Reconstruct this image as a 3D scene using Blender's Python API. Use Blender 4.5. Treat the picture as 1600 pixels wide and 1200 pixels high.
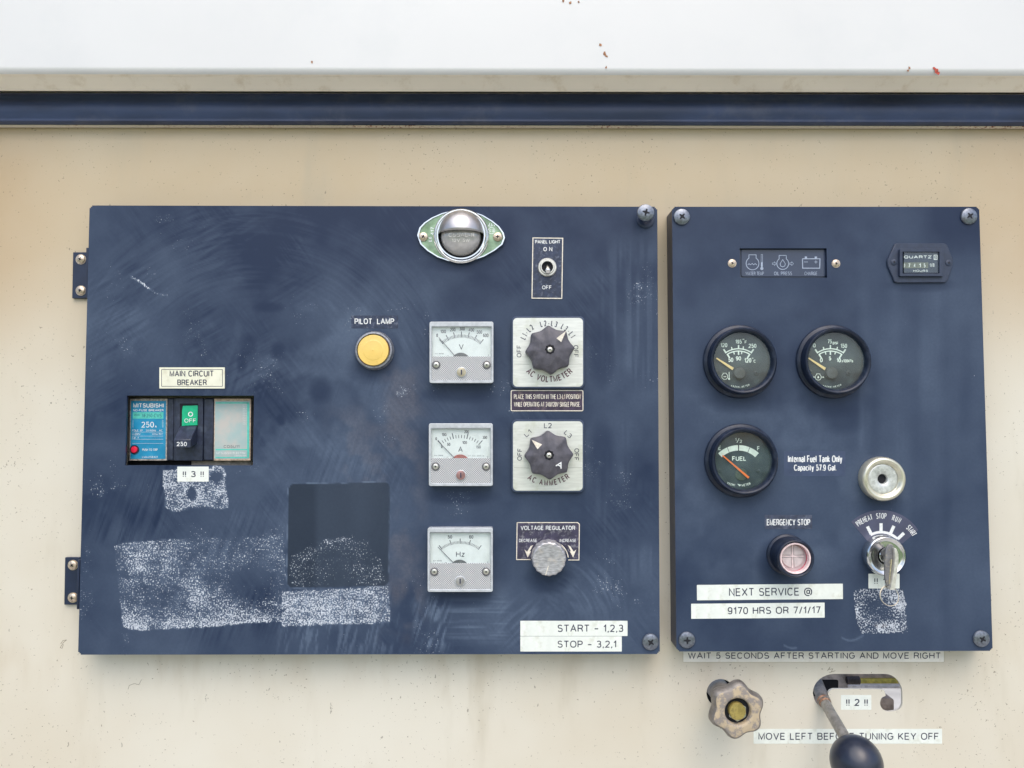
import bpy, bmesh, math, random
import numpy as np
from mathutils import Vector
R = math.radians
random.seed(7)
sc = bpy.context.scene
COL = sc.collection
for o in list(bpy.data.objects): bpy.data.objects.remove(o)

# ---------------------------------------------------------------- camera
F = 1200.0                       # focal length in photo pixels (photo 1600 px wide)
DIST = 0.66                      # camera to wall, metres
PITCH, YAW = R(2.72), R(0.2)
CAM = Vector((0, -DIST, 0))
fwd = Vector((math.sin(YAW)*math.cos(PITCH), math.cos(YAW)*math.cos(PITCH), math.sin(PITCH)))
rgt = Vector((math.cos(YAW), -math.sin(YAW), 0))
upv = rgt.cross(fwd)
cd = bpy.data.cameras.new('camera'); cam = bpy.data.objects.new('camera', cd); COL.objects.link(cam)
cam.location = CAM; cam.rotation_euler = (math.pi/2 + PITCH, 0, -YAW)
cd.sensor_width = 36; cd.lens = 36*F/1600; cd.clip_start = 0.01; cd.clip_end = 500
sc.camera = cam
# ---------------------------------------------------------------- world, sun, exposure
w = bpy.data.worlds.new('World'); sc.world = w; w.use_nodes = True
SUN_EL, SUN_AZ = R(56), R(-14)   # azimuth from behind the camera, negative = from the left
nt = w.node_tree; nt.nodes.clear()
sky = nt.nodes.new('ShaderNodeTexSky'); sky.sky_type = 'NISHITA'; sky.sun_disc = False
sky.sun_elevation = SUN_EL; sky.sun_rotation = math.pi - SUN_AZ*-1; sky.air_density = 1.0; sky.dust_density = 3.0; sky.ozone_density = 1.0
bg = nt.nodes.new('ShaderNodeBackground'); bg.inputs[1].default_value = 0.145
wo = nt.nodes.new('ShaderNodeOutputWorld')
nt.links.new(sky.outputs[0], bg.inputs[0]); nt.links.new(bg.outputs[0], wo.inputs[0])
sl = bpy.data.lights.new('sun', 'SUN'); sl.energy = 1.1; sl.angle = R(65); sl.color = (1, .96, .9)
so = bpy.data.objects.new('sun', sl); COL.objects.link(so)
sdir = Vector((math.sin(SUN_AZ)*math.cos(SUN_EL), -math.cos(SUN_AZ)*math.cos(SUN_EL), math.sin(SUN_EL)))
so.rotation_euler = sdir.to_track_quat('Z', 'Y').to_euler()
sc.view_settings.view_transform = 'Standard'; sc.view_settings.look = 'None'
sc.view_settings.exposure = 0.66; sc.view_settings.gamma = 1
# ---------------------------------------------------------------- photo pixel -> world
def W(px, py, d):
    """point of the plane d metres in front of the wall that the photo shows at (px, py)"""
    ray = fwd + rgt*((px-800)/F) + upv*((600-py)/F)
    return CAM + ray*((DIST - d)/ray.y)
def U(px, py, d): return (W(px, py, d)-CAM).dot(fwd)/F      # metres per photo pixel there
DP = 0.022                       # front of the control panels above the wall
# ---------------------------------------------------------------- materials
def nodes(name):
    m = bpy.data.materials.new(name); m.use_nodes = True; m.node_tree.nodes.clear()
    return m, m.node_tree.nodes, m.node_tree.links
def N(ns, t, **kw):
    n = ns.new(t)
    for k, v in kw.items(): setattr(n, k, v)
    return n
def noise(ns, lk, co, scale, detail=3, rough=.55, vec=None):
    n = N(ns, 'ShaderNodeTexNoise'); n.inputs['Scale'].default_value = scale; n.inputs['Detail'].default_value = detail
    n.inputs['Roughness'].default_value = rough
    if vec:
        mp = N(ns, 'ShaderNodeMapping'); mp.inputs['Scale'].default_value = vec; lk.new(co, mp.inputs[0]); lk.new(mp.outputs[0], n.inputs['Vector'])
    else: lk.new(co, n.inputs['Vector'])
    return n.outputs['Fac']
def ramp(ns, lk, fac, a, b):
    n = N(ns, 'ShaderNodeMapRange'); n.interpolation_type = 'SMOOTHSTEP'
    n.inputs['From Min'].default_value = a; n.inputs['From Max'].default_value = b; lk.new(fac, n.inputs['Value']); return n.outputs[0]
def math_(ns, lk, op, a, b=None):
    n = N(ns, 'ShaderNodeMath', operation=op)
    for i, x in enumerate((a, b)):
        if x is None: continue
        if isinstance(x, (int, float)): n.inputs[i].default_value = x
        else: lk.new(x, n.inputs[i])
    return n.outputs[0]
def mix(ns, lk, fac, a, b):
    n = N(ns, 'ShaderNodeMix', data_type='RGBA')
    for i, x in ((0, fac), (6, a), (7, b)):
        if isinstance(x, (int, float)): n.inputs[i].default_value = x
        elif isinstance(x, tuple): n.inputs[i].default_value = (*x, 1) if len(x) == 3 else x
        else: lk.new(x, n.inputs[i])
    return n.outputs[2]
def principled(ns, lk):
    p = N(ns, 'ShaderNodeBsdfPrincipled'); o = N(ns, 'ShaderNodeOutputMaterial'); lk.new(p.outputs[0], o.inputs[0]); return p
def bump(ns, lk, p, h, strength, dist=.0002):
    b = N(ns, 'ShaderNodeBump'); b.inputs['Strength'].default_value = strength; b.inputs['Distance'].default_value = dist
    lk.new(h, b.inputs['Height']); lk.new(b.outputs[0], p.inputs['Normal'])
MC = {}
def mat(name, col, rough=.5, metal=0., var=.15, scale=260, bmp=.0, dirt=None, dirt_amt=.5, dscale=120, spec=.5, coat=0, stretch=None):
    """plain procedural material: colour, fine tonal variation, optional dirt blotches and fine relief"""
    if name in MC: return MC[name]
    m, ns, lk = nodes(name); p = principled(ns, lk)
    co = N(ns, 'ShaderNodeTexCoord').outputs['Object']
    n1 = noise(ns, lk, co, scale, 4, vec=stretch)
    lo = tuple(max(0, c*(1-var)) for c in col); hi = tuple(min(1, c*(1+var)) for c in col)
    c = mix(ns, lk, ramp(ns, lk, n1, .3, .7), lo, hi)
    if dirt:
        n2 = noise(ns, lk, co, dscale, 5, .65)
        c = mix(ns, lk, math_(ns, lk, 'MULTIPLY', ramp(ns, lk, n2, .5, .72), dirt_amt), c, dirt)
    lk.new(c, p.inputs['Base Color'])
    p.inputs['Metallic'].default_value = metal; p.inputs['Specular IOR Level'].default_value = spec
    rr = N(ns, 'ShaderNodeMapRange'); rr.inputs['To Min'].default_value = max(.02, rough-.08); rr.inputs['To Max'].default_value = min(1, rough+.1)
    lk.new(n1, rr.inputs[0]); lk.new(rr.outputs[0], p.inputs['Roughness'])
    if coat: p.inputs['Coat Weight'].default_value = coat; p.inputs['Coat Roughness'].default_value = .15
    if bmp: bump(ns, lk, p, noise(ns, lk, co, scale*4, 3), bmp)
    MC[name] = m; return m
def glass(name, tint=(.95, 1, .98), gloss=.09, film=.06, filmcol=(.6, .68, .64), rough=.06):
    """thin dusty cover: mostly clear, a little mirror, a little dust film"""
    if name in MC: return MC[name]
    m, ns, lk = nodes(name)
    co = N(ns, 'ShaderNodeTexCoord').outputs['Object']
    t = N(ns, 'ShaderNodeBsdfTransparent'); t.inputs[0].default_value = (*tint, 1)
    g = N(ns, 'ShaderNodeBsdfGlossy'); g.inputs['Roughness'].default_value = rough
    d = N(ns, 'ShaderNodeBsdfDiffuse'); d.inputs[0].default_value = (*filmcol, 1)
    m1 = N(ns, 'ShaderNodeMixShader'); m2 = N(ns, 'ShaderNodeMixShader'); o = N(ns, 'ShaderNodeOutputMaterial')
    n2 = ramp(ns, lk, noise(ns, lk, co, 60, 5, .6), .3, .75)
    lk.new(math_(ns, lk, 'MULTIPLY', n2, film*2), m1.inputs[0]); lk.new(t.outputs[0], m1.inputs[1]); lk.new(d.outputs[0], m1.inputs[2])
    m2.inputs[0].default_value = gloss; lk.new(m1.outputs[0], m2.inputs[1]); lk.new(g.outputs[0], m2.inputs[2])
    lk.new(m2.outputs[0], o.inputs[0]); MC[name] = m; return m

NAVY = (.012, .022, .055)
def panel_paint():
    """dark navy enamel; 'dust_and_shade' = wiped dust film plus painted hood shade and reflection, darker at the top, 'res' = tape adhesive left in flecks, 'brown' = brown grime (all per vertex)"""
    m, ns, lk = nodes('navy_panel_paint'); p = principled(ns, lk)
    co = N(ns, 'ShaderNodeTexCoord').outputs['Object']
    at = lambda n: N(ns, 'ShaderNodeAttribute', attribute_name=n).outputs['Fac']
    hz, rs, br, cl = at('dust_and_shade'), at('res'), at('brown'), at('clean')
    base = mix(ns, lk, noise(ns, lk, co, 14, 4), (.005, .014, .044), (.008, .020, .056))
    base = mix(ns, lk, cl, base, (.009, .016, .032))
    fine = noise(ns, lk, co, 420, 4, .6)
    hz2 = math_(ns, lk, 'MULTIPLY', hz, math_(ns, lk, 'ADD', math_(ns, lk, 'MULTIPLY', fine, .5), .75))
    c = mix(ns, lk, hz2, base, (.12, .165, .24))
    c = mix(ns, lk, math_(ns, lk, 'MULTIPLY', br, math_(ns, lk, 'ADD', fine, .1)), c, (.24, .21, .20))
    fl = noise(ns, lk, co, 780, 2.6, .6)
    T = math_(ns, lk, 'SUBTRACT', .80, math_(ns, lk, 'MULTIPLY', rs, .44))
    df = math_(ns, lk, 'SUBTRACT', fl, T)
    k = ramp(ns, lk, df, -.02, .075)
    c = mix(ns, lk, math_(ns, lk, 'MULTIPLY', k, math_(ns, lk, 'ADD', .15, math_(ns, lk, 'MULTIPLY', noise(ns, lk, co, 130, 4, .7), 1.35))), c, (.58, .62, .68))
    lk.new(c, p.inputs['Base Color'])
    p.inputs['Specular IOR Level'].default_value = .3; r = math_(ns, lk, 'ADD', math_(ns, lk, 'MULTIPLY', hz, .3), .40); lk.new(r, p.inputs['Roughness'])
    h = math_(ns, lk, 'ADD', math_(ns, lk, 'MULTIPLY', noise(ns, lk, co, 1100, 2), .2), k)
    bump(ns, lk, p, h, .12, .0003)
    return m
def wall_paint():
    m, ns, lk = nodes('beige_enclosure_paint'); p = principled(ns, lk)
    co = N(ns, 'ShaderNodeTexCoord').outputs['Object']
    big = ramp(ns, lk, noise(ns, lk, co, 3.2, 4, .6), .3, .7)
    c = mix(ns, lk, big, (.585, .53, .425), (.66, .63, .545))
    sep = N(ns, 'ShaderNodeSeparateXYZ'); lk.new(co, sep.inputs[0])
    # warm shade under the hood, painted as tan over the upper wall
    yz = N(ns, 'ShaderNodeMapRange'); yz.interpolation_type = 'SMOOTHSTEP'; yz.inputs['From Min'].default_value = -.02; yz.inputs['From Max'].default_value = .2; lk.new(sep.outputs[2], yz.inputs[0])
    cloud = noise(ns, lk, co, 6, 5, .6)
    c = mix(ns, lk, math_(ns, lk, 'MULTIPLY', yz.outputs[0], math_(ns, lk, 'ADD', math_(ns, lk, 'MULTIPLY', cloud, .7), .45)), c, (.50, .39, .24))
    st = ramp(ns, lk, noise(ns, lk, co, 16, 5, .6, vec=(1, 1, .25)), .52, .74)
    c = mix(ns, lk, math_(ns, lk, 'MULTIPLY', st, .5), c, (.42, .37, .27))
    ax = math_(ns, lk, 'ABSOLUTE', sep.outputs[0])  # edge shade at both ends, painted in as brown
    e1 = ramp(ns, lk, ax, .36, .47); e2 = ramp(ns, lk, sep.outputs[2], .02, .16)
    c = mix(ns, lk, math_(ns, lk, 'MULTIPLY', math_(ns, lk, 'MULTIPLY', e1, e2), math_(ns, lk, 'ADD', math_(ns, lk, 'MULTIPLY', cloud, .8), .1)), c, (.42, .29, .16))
    # brown streaks in a band just under the panels
    zb = math_(ns, lk, 'ABSOLUTE', math_(ns, lk, 'ADD', sep.outputs[2], .204)); e3 = N(ns, 'ShaderNodeMapRange'); e3.interpolation_type = 'SMOOTHSTEP'
    e3.inputs['From Min'].default_value = .035; e3.inputs['From Max'].default_value = .0; lk.new(zb, e3.inputs[0])
    wp = ramp(ns, lk, noise(ns, lk, co, 30, 4, .6, vec=(1, 1, .3)), .42, .7)
    c = mix(ns, lk, math_(ns, lk, 'MULTIPLY', math_(ns, lk, 'MULTIPLY', e3.outputs[0], wp), .28), c, (.44, .35, .24))
    # pin-prick dirt specks, thicker in some zones
    v = noise(ns, lk, co, 520, 2.0, .5); zone = noise(ns, lk, co, 9, 3)
    T = math_(ns, lk, 'SUBTRACT', .80, math_(ns, lk, 'MULTIPLY', zone, .18))
    sp = ramp(ns, lk, math_(ns, lk, 'SUBTRACT', v, T), 0, .03)
    c = mix(ns, lk, math_(ns, lk, 'MULTIPLY', sp, .75), c, (.16, .13, .09))
    v2 = noise(ns, lk, co, 190, 3, .6, vec=(1, 1, .55)); sp2 = ramp(ns, lk, v2, .715, .75)
    c = mix(ns, lk, math_(ns, lk, 'MULTIPLY', sp2, .6), c, (.14, .12, .09))
    lk.new(c, p.inputs['Base Color']); p.inputs['Roughness'].default_value = .42
    bump(ns, lk, p, math_(ns, lk, 'ADD', math_(ns, lk, 'MULTIPLY', noise(ns, lk, co, 350, 3), .15), math_(ns, lk, 'MULTIPLY', noise(ns, lk, co, 13, 2), 3.)), .25, .0006)
    return m
def hatch(name, col, dark, scale):
    """clear moulded plastic with fine diamond knurl"""
    m, ns, lk = nodes(name); p = principled(ns, lk)
    co = N(ns, 'ShaderNodeTexCoord').outputs['Object']
    fs = []
    for a in (45, -45):
        mp = N(ns, 'ShaderNodeMapping'); mp.inputs['Rotation'].default_value = (0, R(a), 0); lk.new(co, mp.inputs[0])
        wv = N(ns, 'ShaderNodeTexWave'); wv.inputs['Scale'].default_value = scale; lk.new(mp.outputs[0], wv.inputs[0]); fs.append(wv.outputs['Fac'])
    h = math_(ns, lk, 'MULTIPLY', fs[0], fs[1])
    lk.new(mix(ns, lk, ramp(ns, lk, h, .05, .5), dark, col), p.inputs['Base Color']); p.inputs['Roughness'].default_value = .3
    bump(ns, lk, p, h, .5, .0004); return m

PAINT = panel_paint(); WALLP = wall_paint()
NAVYP = mat('navy_plain_paint', NAVY, .42, var=.2, scale=60)
BLACKP = mat('black_plastic', (.022, .030, .058), .38, var=.25, scale=300, dirt=(.10, .12, .16), dirt_amt=.35)
BEZEL = mat('navy_black_bezel', (.008, .014, .032), .36, var=.25, scale=120, dirt=(.07, .09, .13), dirt_amt=.3, spec=.4)
VOID = mat('dark_cavity', (.006, .007, .012), .8)
CHROME = mat('chrome', (.75, .76, .75), .16, 1, var=.08, scale=90, bmp=.03, dirt=(.45, .42, .36), dirt_amt=.35)
SATIN = mat('satin_zinc', (.62, .61, .56), .36, .85, var=.12, scale=200, bmp=.08, dirt=(.42, .38, .28), dirt_amt=.5)
SCREWM = mat('dark_screw_metal', (.19, .21, .25), .33, .75, var=.25, scale=500, bmp=.15, dirt=(.12, .1, .1), dirt_amt=.4)
BRASS = mat('dull_brass_screw', (.60, .50, .40), .35, .8, var=.25, scale=600, bmp=.15, dirt=(.30, .16, .08), dirt_amt=.7, dscale=700)
SILV = mat('brushed_silver_plate', (.72, .735, .69), .36, .4, var=.07, scale=70, bmp=.06, dirt=(.53, .55, .44), dirt_amt=.6, dscale=60, stretch=(1, 1, 8))
PAPER = mat('white_vinyl_label', (.74, .78, .73), .4, var=.06, scale=90, dirt=(.50, .51, .42), dirt_amt=.5, dscale=95, stretch=None)
CREAM = mat('cream_engraved_plate', (.74, .74, .60), .4, var=.05, scale=90, dirt=(.5, .46, .3), dirt_amt=.4)
PAPERW = mat('beige_faded_label', (.82, .79, .72), .45, var=.05, scale=60, dirt=(.60, .54, .43), dirt_amt=.4)
INK = mat('dark_ink', (.025, .028, .06), .5, var=.3, scale=900)
INKR = mat('maroon_ink', (.10, .025, .05), .5, var=.3, scale=500)
WHITEI = mat('white_print', (.72, .74, .74), .5, var=.1, scale=700)
CREAMI = mat('cream_print', (.75, .70, .60), .5, var=.12, scale=500, dirt=(.45, .3, .2), dirt_amt=.4)
LABELD = mat('dark_label_film', (.02, .03, .065), .35, var=.3, scale=200, dirt=(.2, .23, .3), dirt_amt=.5, dscale=300)
GLASS = glass('gauge_glass', gloss=.055, film=.055, filmcol=(.36, .50, .54))
CLEAR = glass('clear_plastic_cover', tint=(.97, .98, .98), gloss=.07, film=.08, filmcol=(.75, .8, .8), rough=.12)
CASE = mat('frosted_clear_case', (.47, .50, .53), .22, var=.12, scale=200, bmp=.04, coat=.6)
DIAL = mat('black_gauge_dial', (.020, .032, .046), .5, var=.2, scale=80, dirt=(.07, .10, .085), dirt_amt=.5, dscale=50)
METERW = mat('white_meter_scale', (.74, .80, .79), .5, var=.05, scale=50, dirt=(.6, .66, .64), dirt_amt=.5, dscale=60)
HATCH = hatch('knurled_clear_plastic', (.66, .66, .65), (.28, .29, .31), 250)
KNOBB = mat('charcoal_knob', (.075, .072, .09), .45, var=.25, scale=160, bmp=.12, dirt=(.13, .12, .13), dirt_amt=.5, dscale=300)

# ---------------------------------------------------------------- text outlines
TC = {}
def glyphs(body, bold=0.0):
    key = (body, bold)
    if key in TC: return TC[key]
    c = bpy.data.curves.new('t', 'FONT'); c.body = body; c.offset = bold; c.resolution_u = 3
    o = bpy.data.objects.new('t', c); COL.objects.link(o)
    bpy.context.view_layer.update()
    me = bpy.data.meshes.new_from_object(o.evaluated_get(bpy.context.evaluated_depsgraph_get()))
    vs = [(v.co.x, v.co.y) for v in me.vertices]; fs = [tuple(p.vertices) for p in me.polygons]
    bpy.data.objects.remove(o); bpy.data.curves.remove(c); bpy.data.meshes.remove(me)
    TC[key] = (vs, fs); return TC[key]


# ---------------------------------------------------------------- single-stroke grotesque alphabet: polylines in a cap-height-1 box
def AR(cx, cy, rx, ry, a0, a1, n=0):
    n = n or max(3, int(abs(a1-a0)/22)); sup = lambda t: math.copysign(abs(t)**.86, t)
    return [(cx+rx*sup(math.cos(R(a0+(a1-a0)*k/n))), cy+ry*sup(math.sin(R(a0+(a1-a0)*k/n)))) for k in range(n+1)]
SF = {
 'A': (.74, [[(0, 0), (.37, 1), (.74, 0)], [(.13, .35), (.61, .35)]]), 'B': (.62, [[(0, 0), (0, 1), (.36, 1)]+AR(.36, .765, .22, .235, 80, -80)+[(.36, .53), (0, .53)], [(0, 0), (.38, 0)]+AR(.38, .265, .24, .265, -80, 80)+[(.3, .53)]]),
 'C': (.68, [AR(.35, .5, .35, .5, 42, 318)]), 'D': (.66, [[(0, 0), (0, 1), (.28, 1)]+AR(.28, .5, .38, .5, 84, -84)+[(.28, 0), (0, 0)]]), 'E': (.56, [[(.56, 0), (0, 0), (0, 1), (.54, 1)], [(0, .52), (.5, .52)]]),
 'F': (.53, [[(0, 0), (0, 1), (.53, 1)], [(0, .5), (.46, .5)]]), 'G': (.72, [AR(.36, .5, .36, .5, 45, 345)+[(.71, .47), (.40, .47)]]), 'H': (.64, [[(0, 0), (0, 1)], [(.64, 0), (.64, 1)], [(0, .52), (.64, .52)]]),
 'I': (.02, [[(.01, 0), (.01, 1)]]), 'J': (.46, [[(.46, 1), (.46, .28)]+AR(.23, .26, .23, .26, 0, -180)]), 'K': (.62, [[(0, 0), (0, 1)], [(.6, 1), (.02, .38)], [(.2, .56), (.62, 0)]]), 'L': (.5, [[(0, 1), (0, 0), (.5, 0)]]),
 'M': (.76, [[(0, 0), (0, 1), (.38, .05), (.76, 1), (.76, 0)]]), 'N': (.64, [[(0, 0), (0, 1), (.64, 0), (.64, 1)]]), 'O': (.76, [AR(.38, .5, .38, .5, 90, 450, 20)]), 'P': (.6, [[(0, 0), (0, 1), (.34, 1)]+AR(.34, .73, .26, .27, 84, -84)+[(.34, .46), (0, .46)]]),
 'Q': (.76, [AR(.38, .5, .38, .5, 90, 450, 20), [(.48, .22), (.74, -.04)]]), 'R': (.62, [[(0, 0), (0, 1), (.36, 1)]+AR(.36, .745, .25, .255, 84, -84)+[(.36, .49), (0, .49)], [(.4, .47), (.56, .3), (.62, 0)]]),
 'S': (.6, [AR(.3, .76, .26, .24, 25, 265)+AR(.3, .26, .3, .26, 85, -155)]), 'T': (.62, [[(0, 1), (.62, 1)], [(.31, 1), (.31, 0)]]), 'U': (.64, [[(0, 1), (0, .32)]+AR(.32, .32, .32, .32, 180, 360)+[(.64, 1)]]),
 'V': (.7, [[(0, 1), (.35, 0), (.7, 1)]]), 'W': (1.0, [[(0, 1), (.25, 0), (.5, .97), (.75, 0), (1, 1)]]), 'X': (.66, [[(0, 0), (.66, 1)], [(0, 1), (.66, 0)]]), 'Y': (.66, [[(0, 1), (.33, .44), (.66, 1)], [(.33, .44), (.33, 0)]]), 'Z': (.6, [[(0, 1), (.6, 1), (0, 0), (.6, 0)]]),
 '0': (.54, [AR(.27, .5, .27, .5, 90, 450, 18)]), '1': (.26, [[(0, .74), (.24, 1), (.24, 0)]]), '2': (.54, [AR(.27, .72, .26, .28, 165, -35)+[(.02, 0), (.54, 0)]]), '3': (.54, [AR(.26, .76, .24, .24, 155, -85)+[(.2, .52)], [(.24, .52)]+AR(.26, .26, .27, .26, 85, -155)]),
 '4': (.56, [[(.42, 0), (.42, 1), (0, .28), (.56, .28)]]), '5': (.54, [[(.5, 1), (.1, 1), (.04, .5)]+AR(.26, .32, .27, .32, 140, -150)]), '6': (.54, [AR(.3, .66, .26, .34, 40, 160)+[(.01, .45)], AR(.27, .31, .26, .31, 90, 450, 16)]), '7': (.52, [[(0, 1), (.52, 1), (.2, 0)]]),
 '8': (.54, [AR(.27, .76, .23, .24, 90, 450, 16), AR(.27, .26, .27, .26, 90, 450, 16)]), '9': (.54, [AR(.27, .69, .26, .31, 90, 450, 16), [(.53, .6)]+AR(.26, .34, .27, .34, 10, -145)]),
 '!': (.02, [[(.01, 1), (.01, .28)], [(.01, .11), (.01, -.03)]]), '-': (.3, [[(0, .4), (.3, .4)]]), '–': (.5, [[(0, .42), (.5, .42)]]), '/': (.34, [[(0, -.05), (.34, 1.03)]]), '.': (.04, [[(.02, .1), (.02, 0)]]), ',': (.08, [[(.06, .1), (.06, -.02), (0, -.16)]]), ':': (.04, [[(.02, .1), (.02, 0)], [(.02, .6), (.02, .5)]]),
 '°': (.22, [AR(.11, .86, .11, .12, 90, 450, 10)]), '@': (.98, [AR(.49, .45, .49, .53, -55, 305, 22)[:-1], AR(.5, .45, .2, .24, 90, 450, 12), [(.72, .7), (.67, .25), (.78, .2)]]),
 'a': (.46, [AR(.23, .5, .2, .2, 160, 0)+[(.43, .12), (.47, 0)], AR(.22, .2, .21, .2, 60, 330)]), 'c': (.44, [AR(.24, .35, .23, .35, 45, 315)]), 'e': (.48, [[(.03, .37), (.46, .37)]+AR(.24, .35, .23, .35, 8, 310)]), 'i': (.02, [[(.01, 0), (.01, .7)], [(.01, .9), (.01, 1)]]),
 'k': (.42, [[(0, 0), (0, 1)], [(.38, .7), (.02, .28)], [(.14, .42), (.42, 0)]]), 'l': (.02, [[(.01, 0), (.01, 1)]]), 'n': (.42, [[(0, 0), (0, .7)], [(0, .5)]+AR(.21, .48, .21, .22, 160, 0)+[(.42, 0)]]), 'p': (.46, [[(0, .7), (0, -.25)], AR(.24, .35, .23, .35, 90, 450, 14)]),
 'r': (.26, [[(0, 0), (0, .7)], [(0, .45), (.1, .66), (.26, .69)]]), 's': (.4, [AR(.2, .53, .18, .17, 25, 265)+AR(.2, .18, .2, .18, 85, -155)]), 't': (.24, [[(.1, .92), (.1, .1), (.24, .01)], [(0, .7), (.24, .7)]]), 'u': (.42, [[(0, .7), (0, .24)]+AR(.21, .22, .21, .22, 180, 350)+[(.42, .3)], [(.42, .7), (.42, 0)]]),
 'y': (.44, [[(0, .7), (.23, .02)], [(.44, .7), (.2, -.2), (.06, -.25)]]), 'z': (.4, [[(0, .7), (.4, .7), (0, 0), (.4, 0)]]), 'x': (.4, [[(0, .7), (.4, 0)], [(0, 0), (.4, .7)]]), ' ': (.22, []),
}
def skeleton(body, gap=.29):
    x = 0; out = []
    for ch in body:
        w_, st = SF[ch]; out += [[(x+a, b_) for a, b_ in s_] for s_ in st]; x += w_+gap
    return x-gap, out
def strip(pts, hw):
    """mitred outline strip of a polyline"""
    q = [pts[0]]
    for p in pts[1:]:
        if math.hypot(p[0]-q[-1][0], p[1]-q[-1][1]) > 1e-4: q.append(p)
    if len(q) < 2: return []
    closed = math.hypot(q[0][0]-q[-1][0], q[0][1]-q[-1][1]) < 1e-3 and len(q) > 3
    nr = []
    for a, b_ in zip(q, q[1:]): L = math.hypot(b_[0]-a[0], b_[1]-a[1]); nr.append((-(b_[1]-a[1])/L, (b_[0]-a[0])/L))
    res = []
    for i, p in enumerate(q):
        if i == 0: n = ((nr[0][0]+nr[-1][0], nr[0][1]+nr[-1][1]) if closed else nr[0])
        elif i == len(q)-1: n = ((nr[0][0]+nr[-1][0], nr[0][1]+nr[-1][1]) if closed else nr[-1])
        else: n = (nr[i-1][0]+nr[i][0], nr[i-1][1]+nr[i][1])
        ref = nr[min(i, len(nr)-1)]; L = math.hypot(*n) or 1; n = (n[0]/L, n[1]/L); k = max(.42, n[0]*ref[0]+n[1]*ref[1]); res.append(((p[0]+n[0]*hw/k, p[1]+n[1]*hw/k), (p[0]-n[0]*hw/k, p[1]-n[1]*hw/k)))
    return res

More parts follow.
